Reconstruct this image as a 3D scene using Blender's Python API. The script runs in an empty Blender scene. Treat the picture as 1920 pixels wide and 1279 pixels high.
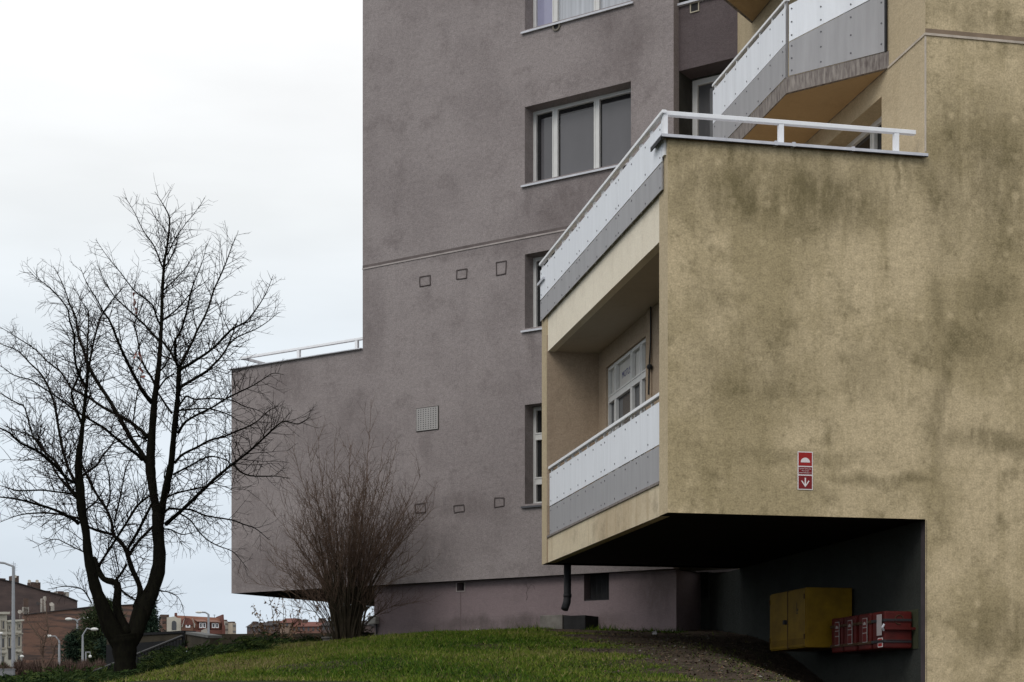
import bpy, math, random
from mathutils import Vector
import numpy as np
R = math.radians
random.seed(7)
scene = bpy.context.scene
col = scene.collection

# ------------------------------------------------------------------ camera
EYE = 1.6
FPX, CX, HY = 3050.0, 960.0, 1344.0        # focal length, centre and horizon in photo pixels
cam_d = bpy.data.cameras.new('camera'); cam = bpy.data.objects.new('camera', cam_d); col.objects.link(cam)
cam.location = (0, 0, EYE); cam.rotation_euler = (R(90), 0, 0)
cam_d.sensor_width = 36; cam_d.lens = FPX / 1920 * 36
cam_d.shift_y = (HY - 639.5) / 1920
cam_d.clip_end = 5000
scene.camera = cam
scene.render.resolution_x = 1024; scene.render.resolution_y = 682
scene.view_settings.view_transform = 'Standard'; scene.view_settings.look = 'None'
scene.view_settings.exposure = 0.0; scene.view_settings.gamma = 1

# ------------------------------------------------------------------ sky and sun (overcast)
SUN_DIR = Vector((-.42, -.62, .66)).normalized()      # towards the sun
w = bpy.data.worlds.new('World'); scene.world = w; w.use_nodes = True
nt = w.node_tree; nt.nodes.clear()
def N(nt, t, **k):
    n = nt.nodes.new(t)
    for a, v in k.items(): setattr(n, a, v)
    return n
out = N(nt, 'ShaderNodeOutputWorld'); bg = N(nt, 'ShaderNodeBackground')
sky = N(nt, 'ShaderNodeTexSky'); sky.sky_type = 'NISHITA'; sky.sun_disc = False
sky.sun_elevation = math.asin(SUN_DIR.z); sky.sun_rotation = math.atan2(SUN_DIR.x, SUN_DIR.y)
tc = N(nt, 'ShaderNodeTexCoord'); sep = N(nt, 'ShaderNodeSeparateXYZ')
nt.links.new(tc.outputs['Generated'], sep.inputs[0])
ramp = N(nt, 'ShaderNodeValToRGB'); nt.links.new(sep.outputs['Z'], ramp.inputs[0])
els = ramp.color_ramp.elements
els[0].position = 0.0; els[0].color = (.60, .69, .80, 1)
els[1].position = 1.0; els[1].color = (1.25, 1.26, 1.28, 1)
for p, c in ((.06, (.67, .75, .84)), (.12, (.72, .79, .86)), (.22, (.80, .86, .91)), (.30, (.92, .945, .955)), (.40, (1.0, 1.0, 1.0)), (.60, (1.08, 1.08, 1.09))):
    e = els.new(p); e.color = (*c, 1)
mp = N(nt, 'ShaderNodeMapping'); mp.inputs['Scale'].default_value = (2.2, 2.2, 9); nt.links.new(tc.outputs['Generated'], mp.inputs[0])
nz = N(nt, 'ShaderNodeTexNoise'); nz.inputs['Scale'].default_value = 1.6; nz.inputs['Detail'].default_value = 5; nt.links.new(mp.outputs[0], nz.inputs[0])
mr = N(nt, 'ShaderNodeMapRange'); mr.inputs['From Min'].default_value = .35; mr.inputs['From Max'].default_value = .68
mr.inputs['To Min'].default_value = 1.0; mr.inputs['To Max'].default_value = 1.13; nt.links.new(nz.outputs['Fac'], mr.inputs[0])
mul = N(nt, 'ShaderNodeVectorMath', operation='SCALE'); nt.links.new(ramp.outputs[0], mul.inputs[0]); nt.links.new(mr.outputs[0], mul.inputs['Scale'])
sks = N(nt, 'ShaderNodeVectorMath', operation='SCALE'); sks.inputs['Scale'].default_value = .08; nt.links.new(sky.outputs[0], sks.inputs[0])
mx = N(nt, 'ShaderNodeMix', data_type='RGBA'); mx.inputs[0].default_value = .94
nt.links.new(sks.outputs[0], mx.inputs[6]); nt.links.new(mul.outputs[0], mx.inputs[7])
nt.links.new(mx.outputs[2], bg.inputs[0]); bg.inputs[1].default_value = 1.0
nt.links.new(bg.outputs[0], out.inputs[0])
sd = bpy.data.lights.new('sun', 'SUN'); sd.energy = .9; sd.angle = R(25); sd.color = (1, .96, .9)
so = bpy.data.objects.new('sun', sd); col.objects.link(so); so.location = (-20, -30, 40)
so.rotation_euler = (-SUN_DIR).to_track_quat('-Z', 'Y').to_euler()

# ------------------------------------------------------------------ materials
def mat(name, c, rough=.8, var=0, scale=3, c2=None, metal=0, spec=.14, stretch=(1, 1), detail=5, lo=.35, hi=.65):
    m = bpy.data.materials.new(name); m.use_nodes = True
    t = m.node_tree; b = t.nodes['Principled BSDF']
    b.inputs['Base Color'].default_value = (*c, 1); b.inputs['Roughness'].default_value = rough
    b.inputs['Metallic'].default_value = metal; b.inputs['Specular IOR Level'].default_value = spec
    if var or c2:
        uv = N(t, 'ShaderNodeUVMap'); mp = N(t, 'ShaderNodeMapping'); mp.inputs['Scale'].default_value = (stretch[0], stretch[1], 1)
        t.links.new(uv.outputs[0], mp.inputs[0])
        n = N(t, 'ShaderNodeTexNoise'); n.inputs['Scale'].default_value = scale; n.inputs['Detail'].default_value = detail; n.inputs['Roughness'].default_value = .65
        t.links.new(mp.outputs[0], n.inputs[0])
        r = N(t, 'ShaderNodeMapRange'); r.inputs['From Min'].default_value = lo; r.inputs['From Max'].default_value = hi
        t.links.new(n.outputs['Fac'], r.inputs[0])
        x = N(t, 'ShaderNodeMix', data_type='RGBA')
        x.inputs[6].default_value = (*c, 1)
        x.inputs[7].default_value = (*(c2 or tuple(v * (1 - var) for v in c)), 1)
        t.links.new(r.outputs[0], x.inputs[0]); t.links.new(x.outputs[2], b.inputs['Base Color'])
    return m

def plaster(name, base, dark, grime, stains=(), streak=.35, mott=.35, grain=.16, dowels=0, bump=.5, seed=0.0, speck=.12):
    """rough render: mottling, vertical run-off streaks, fine grain, placed weather stains, wall-plug dots. UVs are metres."""
    m = bpy.data.materials.new(name); m.use_nodes = True
    t = m.node_tree; b = t.nodes['Principled BSDF']; L = t.links.new
    b.inputs['Roughness'].default_value = .93; b.inputs['Specular IOR Level'].default_value = .12
    uv = N(t, 'ShaderNodeUVMap')
    def noise(sc, det, st=(1, 1), off=0, rough=.6, src=None):
        mp = N(t, 'ShaderNodeMapping'); mp.inputs['Scale'].default_value = (st[0], st[1], 1); mp.inputs['Location'].default_value = (off + seed, off * 1.7 + seed, 0)
        L(src or uv.outputs[0], mp.inputs[0])
        n = N(t, 'ShaderNodeTexNoise'); n.inputs['Scale'].default_value = sc; n.inputs['Detail'].default_value = det; n.inputs['Roughness'].default_value = rough
        L(mp.outputs[0], n.inputs[0]); return n
    def rng(s, a, bb, c=0, d=1, smooth=True):
        r = N(t, 'ShaderNodeMapRange'); r.interpolation_type = 'SMOOTHSTEP' if smooth else 'LINEAR'
        for k, v in zip(('From Min', 'From Max', 'To Min', 'To Max'), (a, bb, c, d)): r.inputs[k].default_value = v
        L(s, r.inputs[0]); return r.outputs[0]
    def M(op, x, y, clamp=False):
        n = N(t, 'ShaderNodeMath', operation=op); n.use_clamp = clamp
        for i, v in enumerate((x, y)):
            if isinstance(v, (int, float)): n.inputs[i].default_value = v
            else: L(v, n.inputs[i])
        return n.outputs[0]
    def mix(f, a, c):
        n = N(t, 'ShaderNodeMix', data_type='RGBA')
        if isinstance(f, (int, float)): n.inputs[0].default_value = f
        else: L(f, n.inputs[0])
        for i, v in ((6, a), (7, c)):
            if isinstance(v, tuple): n.inputs[i].default_value = (*v, 1)
            else: L(v, n.inputs[i])
        return n.outputs[2]
    n1 = noise(.55, 7, off=3); n2 = noise(1.7, 8, off=11, rough=.7); st = noise(1.0, 6, (3.2, .28), off=5, rough=.65); g = noise(42, 3, off=1, rough=.7); g2 = noise(14, 4, off=21, rough=.7)
    mo = M('MULTIPLY', rng(n1.outputs['Fac'], .42, .62), mott)
    c = mix(mo, base, dark)
    c = mix(M('MULTIPLY', rng(st.outputs['Fac'], .48, .72), streak), c, dark)
    c = mix(M('MULTIPLY', rng(n2.outputs['Fac'], .50, .72), mott * .8), c, grime)
    n3 = noise(5.5, 9, (1.2, .8), off=61, rough=.78); c = mix(M('MULTIPLY', M('MULTIPLY', rng(n3.outputs['Fac'], .50, .66), speck), rng(n2.outputs['Fac'], .36, .60, .25, 1)), c, grime)
    if stains:
        wn = noise(1.3, 5, off=31)
        wv = N(t, 'ShaderNodeVectorMath', operation='SUBTRACT'); L(wn.outputs['Color'], wv.inputs[0]); wv.inputs[1].default_value = (.5, .5, .5)
        ws = N(t, 'ShaderNodeVectorMath', operation='SCALE'); ws.inputs['Scale'].default_value = .55; L(wv.outputs[0], ws.inputs[0])
        wa = N(t, 'ShaderNodeVectorMath', operation='ADD'); L(uv.outputs[0], wa.inputs[0]); L(ws.outputs[0], wa.inputs[1])
        tot = None
        for (u0, v0, ru, rv, k) in stains:
            a = N(t, 'ShaderNodeVectorMath', operation='SUBTRACT'); L(wa.outputs[0], a.inputs[0]); a.inputs[1].default_value = (u0, v0, 0)
            d = N(t, 'ShaderNodeVectorMath', operation='MULTIPLY'); L(a.outputs[0], d.inputs[0]); d.inputs[1].default_value = (1 / ru, 1 / rv, 0)
            ln = N(t, 'ShaderNodeVectorMath', operation='LENGTH'); L(d.outputs[0], ln.inputs[0])
            o = rng(ln.outputs['Value'], .25, 1.15, k, 0)
            tot = o if tot is None else M('MAXIMUM', tot, o)
        sn = noise(1.6, 7, (2.2, .7), off=41, rough=.72)
        tot = M('MULTIPLY', tot, rng(sn.outputs['Fac'], .3, .62, .25, 1.0))
        c = mix(tot, c, grime)
    if dowels:
        vo = N(t, 'ShaderNodeTexVoronoi'); vo.inputs['Scale'].default_value = dowels; vo.inputs['Randomness'].default_value = .55; vo.voronoi_dimensions = '2D'
        L(uv.outputs[0], vo.inputs['Vector'])
        dm = noise(.35, 3, off=51)
        k = M('MULTIPLY', rng(vo.outputs['Distance'], .03, .17, .42, 0), rng(dm.outputs['Fac'], .47, .62))
        c = mix(k, c, tuple(min(1, v * 1.25) for v in base))
    gg = M('ADD', M('MULTIPLY', rng(g.outputs['Fac'], .3, .7, smooth=False), grain * 2), M('MULTIPLY', rng(g2.outputs['Fac'], .3, .7, smooth=False), grain * 1.2))
    gm = M('SUBTRACT', 1 + grain * 1.6, gg)
    sc = N(t, 'ShaderNodeVectorMath', operation='SCALE'); L(c, sc.inputs[0]); L(gm, sc.inputs['Scale'])
    L(sc.outputs[0], b.inputs['Base Color'])
    bp = N(t, 'ShaderNodeBump'); bp.inputs['Strength'].default_value = bump; bp.inputs['Distance'].default_value = .012
    L(M('ADD', g.outputs['Fac'], M('MULTIPLY', g2.outputs['Fac'], 1.5)), bp.inputs['Height']); L(bp.outputs[0], b.inputs['Normal'])
    return m

# ------------------------------------------------------------------ frames (wall planes) and mesh building
def v2(a): return np.array(a, float)
class Fr:
    """a vertical plane: origin, u runs along it, n points out of it; P(s, d, z) is a point in the world"""
    def __init__(s, o, u, n): s.o, s.u, s.n = v2(o), v2(u), v2(n)
    def P(f, s, d, z):
        q = f.o + s * f.u + d * f.n; return (q[0], q[1], z)
    def hit(f, px, d=0):
        r = (px - CX) / FPX; q = f.o + d * f.n
        return (r * q[1] - q[0]) / (f.u[0] - r * f.u[1])
    def at(f, px, py, d=0):
        s = f.hit(px, d); Y = f.P(s, d, 0)[1]
        return s, EYE + (HY - py) / FPX * Y
    def uvof(f, px, py, d=0):
        s, z = f.at(px, py, d); p = f.P(s, d, z); t = f.u if f.u[0] > 0 else -f.u
        return p[0] * t[0] + p[1] * t[1], z
def W(px, py, Y): return Vector(((px - CX) / FPX * Y, Y, EYE + (HY - py) / FPX * Y))

def wloc(o):
    l = Vector((0, 0, 0))
    while o: l += Vector(o.location); o = o.parent
    return l
class MB:
    def __init__(s): s.v, s.f, s.m = [], [], []
    def face(s, pts, mi=0):
        i = len(s.v); s.v += [tuple(p) for p in pts]; s.f.append(tuple(range(i, i + len(pts)))); s.m.append(mi)
    def box(s, fr, s0, s1, d0, d1, z0, z1, mi=0):
        p = [fr.P(a, b, c) for c in (z0, z1) for a, b in ((s0, d0), (s1, d0), (s1, d1), (s0, d1))]
        s.hexa(p, mi)
    def hexa(s, p, mi=0):
        i = len(s.v); s.v += [tuple(q) for q in p]
        for f in ((0, 3, 2, 1), (4, 5, 6, 7), (0, 1, 5, 4), (1, 2, 6, 5), (2, 3, 7, 6), (3, 0, 4, 7)):
            s.f.append(tuple(i + k for k in f)); s.m.append(mi)
    def prism(s, fr, poly, d0, d1, mi=0):
        """outline in (s, z) given a real thickness d0..d1"""
        A = [fr.P(a, d1, z) for a, z in poly]; B = [fr.P(a, d0, z) for a, z in poly]
        i = len(s.v); s.v += A + B; n = len(poly)
        s.f.append(tuple(range(i, i + n))); s.f.append(tuple(range(i + 2 * n - 1, i + n - 1, -1))); s.m += [mi, mi]
        for k in range(n):
            s.f.append((i + k, i + n + k, i + n + (k + 1) % n, i + (k + 1) % n)); s.m.append(mi)
    def slab(s, poly, z0, z1, mi=0):
        """plan outline in (x, y) extruded in height"""
        i = len(s.v); n = len(poly)
        s.v += [(x, y, z0) for x, y in poly] + [(x, y, z1) for x, y in poly]
        s.f.append(tuple(range(i + n - 1, i - 1, -1))); s.f.append(tuple(range(i + n, i + 2 * n))); s.m += [mi, mi]
        for k in range(n):
            k2 = (k + 1) % n; s.f.append((i + k, i + k2, i + n + k2, i + n + k)); s.m.append(mi)
    def wall(s, fr, s0, s1, z0, z1, holes=(), d=0, depth=.3, mi=0, step=None):
        xs = sorted({s0, s1, *[h[0] for h in holes], *[h[1] for h in holes]}); zs = sorted({z0, z1, *[h[2] for h in holes], *[h[3] for h in holes]})
        xs = [x for x in xs if s0 <= x <= s1]; zs = [z for z in zs if z0 <= z <= z1]
        for a, b in zip(xs, xs[1:]):
            for c, e in zip(zs, zs[1:]):
                mxx, mz = (a + b) / 2, (c + e) / 2
                if any(h[0] < mxx < h[1] and h[2] < mz < h[3] for h in holes): continue
                s.face([fr.P(a, d, c), fr.P(b, d, c), fr.P(b, d, e), fr.P(a, d, e)], mi)
        for h in holes:
            a, b, c, e = h[:4]
            for (x0, y0), (x1, y1) in (((a, c), (b, c)), ((b, c), (b, e)), ((b, e), (a, e)), ((a, e), (a, c))):
                s.face([fr.P(x0, d, y0), fr.P(x0, d - depth, y0), fr.P(x1, d - depth, y1), fr.P(x1, d, y1)], mi)
    def tube(s, pts, rad, n=6, mi=0, cap=True):
        pts = [Vector(p) for p in pts]
        if isinstance(rad, (int, float)): rad = [rad] * len(pts)
        base = len(s.v); up = None
        for k, p in enumerate(pts):
            d = (pts[min(k + 1, len(pts) - 1)] - pts[max(k - 1, 0)])
            d = d.normalized() if d.length > 1e-9 else Vector((0, 0, 1))
            if up is None: up = d.orthogonal().normalized()
            up = (up - d * up.dot(d)); up = up.normalized() if up.length > 1e-6 else d.orthogonal().normalized()
            sd = d.cross(up)
            for j in range(n):
                a = 2 * math.pi * j / n; q = p + (up * math.cos(a) + sd * math.sin(a)) * rad[k]; s.v.append((q.x, q.y, q.z))
        for k in range(len(pts) - 1):
            for j in range(n):
                j2 = (j + 1) % n; s.f.append((base + k * n + j, base + k * n + j2, base + (k + 1) * n + j2, base + (k + 1) * n + j)); s.m.append(mi)
        if cap:
            s.f.append(tuple(base + j for j in range(n - 1, -1, -1))); s.f.append(tuple(base + (len(pts) - 1) * n + j for j in range(n))); s.m += [mi, mi]
    def disc(s, c, nrm, r, h=.004, n=6, mi=0):
        nrm = Vector(nrm).normalized(); s.tube([Vector(c) - nrm * .002, Vector(c) + nrm * h], r, n, mi)
    def sphere(s, c, r, n=10, mi=0, sz=1, nrm=None):
        c = Vector(c); base = len(s.v); rings = n // 2
        for i in range(rings + 1):
            th = math.pi * i / rings
            for j in range(n):
                a = 2 * math.pi * j / n; s.v.append((c.x + r * math.sin(th) * math.cos(a), c.y + r * math.sin(th) * math.sin(a), c.z + r * sz * math.cos(th)))
        for i in range(rings):
            for j in range(n):
                j2 = (j + 1) % n; s.f.append((base + i * n + j, base + (i + 1) * n + j, base + (i + 1) * n + j2, base + i * n + j2)); s.m.append(mi)
    def build(s, name, mats, parent=None, smooth=False, bevel=0, label=None):
        if not isinstance(mats, (list, tuple)): mats = [mats]
        V = np.array(s.v, float)
        if parent is not None: o0 = np.array(wloc(parent))
        else: o0 = np.array([(V[:, 0].min() + V[:, 0].max()) / 2, (V[:, 1].min() + V[:, 1].max()) / 2, V[:, 2].min()])
        me = bpy.data.meshes.new(name); me.from_pydata((V - o0).tolist(), [], s.f)
        for m in mats: me.materials.append(m)
        me.polygons.foreach_set('material_index', s.m)
        uvl = me.uv_layers.new(name='UVMap'); uv = np.zeros((len(me.loops), 2))
        nl = len(me.loops); li = np.zeros(nl, int); me.loops.foreach_get('vertex_index', li)
        npol = len(me.polygons); nr = np.zeros(npol * 3); me.polygons.foreach_get('normal', nr); nr = nr.reshape(-1, 3)
        lt = np.zeros(npol, int); me.polygons.foreach_get('loop_total', lt); pn = np.repeat(nr, lt, axis=0)
        P = V[li]; t = np.stack([-pn[:, 1], pn[:, 0]], 1); ln = np.linalg.norm(t, axis=1); ok = ln > 1e-6
        t[ok] /= ln[ok][:, None]; t[~ok] = (1, 0); t[t[:, 0] < 0] *= -1
        uv[:, 0] = (P[:, :2] * t).sum(1); uv[:, 1] = P[:, 2]
        flat = np.abs(pn[:, 2]) > .8; uv[flat] = P[flat][:, :2]
        uvl.data.foreach_set('uv', uv.ravel())
        if smooth: me.polygons.foreach_set('use_smooth', [True] * npol)
        me.validate(); me.update()
        o = bpy.data.objects.new(name, me); col.objects.link(o)
        if parent is not None: o.parent = parent
        else: o.location = o0
        if bevel:
            md = o.modifiers.new('bevel', 'BEVEL'); md.width = bevel; md.segments = 2; md.limit_method = 'ANGLE'
        if label: o['label'] = label
        return o
def tag(o, label, cat, group=None, kind=None):
    if label: o['label'] = label
    if cat: o['category'] = cat
    if group: o['group'] = group
    if kind: o['kind'] = kind
    return o
def thing(name, loc, label, cat, group=None):
    o = bpy.data.objects.new(name, None); col.objects.link(o); o.location = loc; o.empty_display_size = .3
    return tag(o, label, cat, group)
def copy_tree(o, parent=None):
    c = o.copy(); col.objects.link(c); c.parent = parent
    for ch in [x for x in bpy.data.objects if x.parent == o]: copy_tree(ch, c)
    return c
def text_mesh(body, size, name, m, parent, place, up=(0, 0, 1)):
    """flat lettering laid on a plane: place = (origin, direction along, outward normal)"""
    cu = bpy.data.curves.new('lettering', 'FONT'); cu.body = body; cu.size = size; cu.align_x = 'CENTER'; cu.align_y = 'CENTER'; cu.extrude = .0008; cu.resolution_u = 2
    to = bpy.data.objects.new('lettering', cu); col.objects.link(to)
    dg = bpy.context.evaluated_depsgraph_get(); me = bpy.data.meshes.new_from_object(to.evaluated_get(dg))
    bpy.data.objects.remove(to); o0, a, n = [Vector(q) for q in place]; up = Vector(up); base = wloc(parent)
    for v in me.vertices:
        x, y, z = v.co; v.co = o0 + a * x + up * y + n * z - base
    me.materials.clear(); me.materials.append(m)
    o = bpy.data.objects.new(name, me); col.objects.link(o); o.parent = parent; return o

# building grid: two families of walls 45 degrees apart
aS, aG = R(11.65), R(56.65)
uS = (-math.sin(aS), math.cos(aS)); nS = (-math.cos(aS), -math.sin(aS))      # balcony side, running back / facing left
uF = (math.cos(aS), math.sin(aS)); nF = (math.sin(aS), -math.cos(aS))        # ochre front, running right / facing the viewer
uG = (math.sin(aG), -math.cos(aG)); nG = (-math.cos(aG), -math.sin(aG))      # grey gable wall
C1 = ((1252 - CX) / FPX * 20, 20.0); G0 = ((980 - CX) / FPX * 30, 30.0)
F = Fr(C1, uF, nF); S = Fr(C1, uS, nS); G = Fr(G0, uG, nG)
def ab(a, b): return v2(C1) + a * v2(uF) + b * v2(uS)
BX = F.hit(1735)            # width of the projecting box
SB = Fr(ab(BX, 0), uS, nS)  # the side wall behind it
B1 = S.hit(1016)            # length of the box
TW = .36                    # thickness of its end walls
ZB, ZJ, ZT = F.at(1252, 961)[1], F.at(1735, 62)[1], F.at(1252, 257)[1]

def st(fr, px, py, rx, ry, k, d=0):
    u0, v0 = fr.uvof(px, py, d); s, z = fr.at(px, py, d); Y = fr.P(s, d, z)[1]; q = Y / FPX
    return (u0, v0, rx * q, ry * q, k)
_rs = random.Random(3)
ochre_st = [st(F, 1270 + i * 46 + _rs.uniform(-14, 14), 300 + _rs.uniform(0, 20), _rs.uniform(4, 9), _rs.uniform(45, 110), _rs.uniform(.3, .6)) for i in range(10)] + [st(F, 1370, 300, 8, 90, .6), st(F, 1560, 320, 9, 120, .6), st(F, 1480, 330, 6, 80, .5), st(F, 1700, 330, 10, 110, .5), st(F, 1330, 560, 60, 60, .4), st(F, 1500, 860, 200, 20, .4), st(F, 1760, 700, 25, 260, .55), st(F, 1860, 560, 70, 70, .45), st(F, 1480, 365, 290, 90, .8), st(F, 1400, 690, 190, 120, .45), st(F, 1655, 902, 130, 18, .8), st(F, 1850, 330, 150, 190, .6), st(F, 1765, 330, 60, 200, .55),
            st(F, 1860, 830, 150, 32, .65), st(F, 1800, 640, 110, 60, .5), st(F, 1880, 1180, 120, 60, .55), st(F, 1830, 25, 160, 40, .5), st(F, 1280, 330, 60, 110, .5),
            st(F, 1430, 740, 130, 30, .55), st(F, 1620, 700, 90, 70, .35)]
grey_st = [st(G, 640, 820, 130, 110, .35), st(G, 500, 1060, 120, 60, .6), st(G, 1060, 380, 90, 70, .7), st(G, 1180, 90, 60, 110, .5), st(G, 850, 950, 130, 40, .6), st(G, 760, 1010, 160, 60, .5), st(G, 545, 720, 60, 50, .5), st(G, 990, 370, 12, 60, .5), st(G, 1120, 345, 60, 30, .5), st(G, 1000, 655, 22, 40, .6), st(G, 1150, 40, 40, 60, .5), st(G, 1175, 380, 14, 70, .4), st(G, 800, 840, 16, 40, .35), st(G, 905, 470, 200, 14, .35), st(G, 700, 600, 40, 120, .3)]
M_ochre = plaster('ochre_render', (.535, .435, .275), (.315, .255, .142), (.125, .102, .05), ochre_st, streak=.6, mott=.72, speck=.42, dowels=2.3, grain=.24, bump=.3)
M_ochre_side = plaster('ochre_render_side', (.50, .41, .275), (.39, .31, .195), (.23, .18, .115), (), streak=.3, mott=.25, seed=3)
M_cream = plaster('cream_concrete', (.80, .73, .60), (.60, .52, .40), (.25, .19, .13), (), streak=.35, mott=.15, grain=.08, seed=7, bump=.25)
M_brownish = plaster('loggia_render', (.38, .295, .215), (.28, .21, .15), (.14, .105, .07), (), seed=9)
M_creamd = plaster('stained_cream_concrete', (.62, .53, .38), (.40, .30, .19), (.13, .09, .06), (), streak=.95, mott=.5, grain=.1, seed=8, bump=.3)
M_ceil = plaster('loggia_ceiling_paint', (.50, .435, .36), (.42, .36, .29), (.28, .23, .18), (), streak=0, mott=.3, grain=.05, seed=6, bump=.1)
M_soffit = plaster('painted_soffit', (.46, .325, .18), (.37, .255, .135), (.22, .15, .08), (), streak=0, mott=.3, grain=.05, seed=5, bump=.15)
M_under = mat('shade_dark_underside', (.014, .013, .012), .95, .5, 2)  # near black: the shade under the overhangs is put into the colour
M_grey = plaster('grey_render', (.282, .249, .244), (.218, .190, .187), (.14, .117, .115), grey_st, streak=.32, mott=.6, grain=.22, bump=.35, seed=2)
M_plum = plaster('plum_render', (.12, .098, .1), (.09, .073, .076), (.06, .05, .05), (), streak=.4, mott=.4, seed=13)
M_plinth = plaster('plinth_render', (.235, .185, .19), (.19, .148, .153), (.12, .098, .095), [st(G, 960, 1170, 300, 22, .9, -.15), st(G, 1230, 1110, 60, 70, .8, -.15)], streak=.35, mott=.35, grain=.1, seed=17)
M_darkwall = plaster('passage_render', (.040, .043, .039), (.027, .029, .026), (.018, .018, .016), (), seed=19, grain=.1)  # wall colour darkened to carry the passage's lack of light
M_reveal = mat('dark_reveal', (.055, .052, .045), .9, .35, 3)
M_white = mat('white_enamel', (.83, .84, .86), .45, .07, 2.5, stretch=(3, .5))
M_panel = mat('white_panel', (.80, .825, .87), .5, .1, 1.6, stretch=(4, .35))
M_gpanel = mat('grey_panel', (.37, .365, .375), .55, .14, 1.6, stretch=(4, .4))
M_frame = mat('white_window_frame', (.70, .695, .68), .45, .1, 3)
M_metal = mat('zinc_coping', (.62, .63, .68), .4, .2, 4, metal=0)
M_dark = mat('dark_metal', (.03, .03, .032), .6, .3, 6)
M_bolt = mat('bolt_head', (.12, .12, .13), .5)
M_conc = mat('weathered_concrete', (.30, .27, .245), .9, c2=(.12, .10, .095), scale=5, stretch=(5, .8))
M_joint = mat('pale_bead', (.55, .48, .40), .8, .25, 6)
M_gjoint = mat('pale_bead_grey', (.42, .375, .36), .8, .25, 6)
M_jband = mat('stained_band', (.26, .195, .14), .9, .3, 3)
M_gband = mat('stained_band_grey', (.155, .13, .125), .9, .3, 3)
def glassmat(name, c, rough=.04):
    m = mat(name, c, rough, .18, .7, spec=.6); return m
M_glass = glassmat('window_glass', (.10, .10, .105)); M_glassd = glassmat('dark_window_glass', (.02, .02, .022)); M_curt = mat('curtained_glass', (.50, .52, .56), .15, .3, 2.2, stretch=(7, .15), spec=.6)
M_glassb = glassmat('blue_curtain_glass', (.36, .36, .50))
M_opal = mat('white_infill_panel', (.62, .60, .57), .4, .12, 2)

# ------------------------------------------------------------------ terrain
def sst(x, a, b):
    t = np.clip((x - a) / (b - a), 0, 1); return t * t * (3 - 2 * t)
def lawn_edge(Y): return np.interp(Y, [0, 10, 14, 16, 18, 20, 23, 26, 30, 33, 40, 60], [0.5, -2.2, -3.1, -3.6, -4.1, -4.5, -4.6, -4.45, -4.0, -4.6, -5.5, -5.5])
def hnoise(X, Y):
    return (np.sin(X * 1.7 + np.sin(Y * 1.1) * 1.3) + np.sin(Y * 1.9 + X * .6 + 1) + np.sin(X * 4.1 + Y * 2.7) * .5 + np.sin(X * 7.3 - Y * 6.1) * .3) / 2.8
def gz(X, Y):
    X = np.asarray(X, float); Y = np.asarray(Y, float)
    base = np.where(Y >= 16, 1.5 + .0255 * Y, 1.908 * sst(Y, -4, 16))
    base = np.where(Y > 700, 1.5 + .0255 * 700, base)
    lawn = np.where(Y < 16, 1.93 * sst(Y, -4, 16) + .01, np.minimum(1.93 + .0935 * (Y - 16), 3.03 + .15 * sst(X, -2.5, .8)) - .25 * sst(-X, 1.0, 4.4) * (1 - .75 * sst(Y, 27, 31)))
    e = lawn_edge(Y); wgt = sst(X, e - 1.0, e + .05) * sst(-Y, -46, -38)
    base = base + .36 * sst(Y, 25, 30) * sst(X, -7.6, -5.4) * sst(-Y, -44, -40)
    z = base + (lawn - base) * wgt
    z = z - (.75 * sst(X, 2.4, 5.0)) * sst(Y, 10, 18) * sst(-Y, -27.5, -22.5)
    near = sst(-Y, -45, -35)
    return z + hnoise(X, Y) * .022 * near
def dirtmask(X, Y):
    edge = .9 + .055 * (28.5 - Y)
    d = sst(X + hnoise(X * 1.5, Y * 1.5) * .55, edge - .35, edge + .35)
    p = sst(hnoise(X * .9 + 4, Y * .8), .35, .8) * .55
    return np.clip(np.maximum(d, p), 0, 1)
xs = np.unique(np.concatenate([-np.geomspace(12, 2600, 26), np.arange(-12, 8.01, .2), np.geomspace(8.3, 2600, 26)]))
ys = np.unique(np.concatenate([[-40, -20, -8, 0, 5], np.arange(8, 40, .2), np.geomspace(40, 3500, 36)]))
XX, YY = np.meshgrid(xs, ys); ZZ = gz(XX, YY)
verts = np.stack([XX.ravel(), YY.ravel(), ZZ.ravel()], 1); nx, ny = len(xs), len(ys)
idx = np.arange(nx * ny).reshape(ny, nx)
fc = np.stack([idx[:-1, :-1].ravel(), idx[:-1, 1:].ravel(), idx[1:, 1:].ravel(), idx[1:, :-1].ravel()], 1)
me = bpy.data.meshes.new('ground'); me.from_pydata(verts.tolist(), [], fc.tolist())
at = me.attributes.new('dirt', 'FLOAT', 'POINT')
D = dirtmask(XX, YY); far = sst(YY, 44, 60)
far = np.maximum(far, sst(-XX, 8.5, 12) * sst(YY, 26, 34))
at.data.foreach_set('value', D.ravel()); at2 = me.attributes.new('far', 'FLOAT', 'POINT'); at2.data.foreach_set('value', far.ravel())
me.polygons.foreach_set('use_smooth', [True] * len(me.polygons)); me.update()
gm = bpy.data.materials.new('soil_and_turf'); gm.use_nodes = True; t = gm.node_tree; b = t.nodes['Principled BSDF']; b.inputs['Roughness'].default_value = .95; b.inputs['Specular IOR Level'].default_value = .1
def attr(t, n): a = N(t, 'ShaderNodeAttribute'); a.attribute_name = n; return a.outputs['Fac']
geo = N(t, 'ShaderNodeNewGeometry')
def gn(sc, det=6):
    n = N(t, 'ShaderNodeTexNoise'); n.inputs['Scale'].default_value = sc; n.inputs['Detail'].default_value = det; n.inputs['Roughness'].default_value = .7; t.links.new(geo.outputs['Position'], n.inputs[0]); return n.outputs['Fac']
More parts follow.
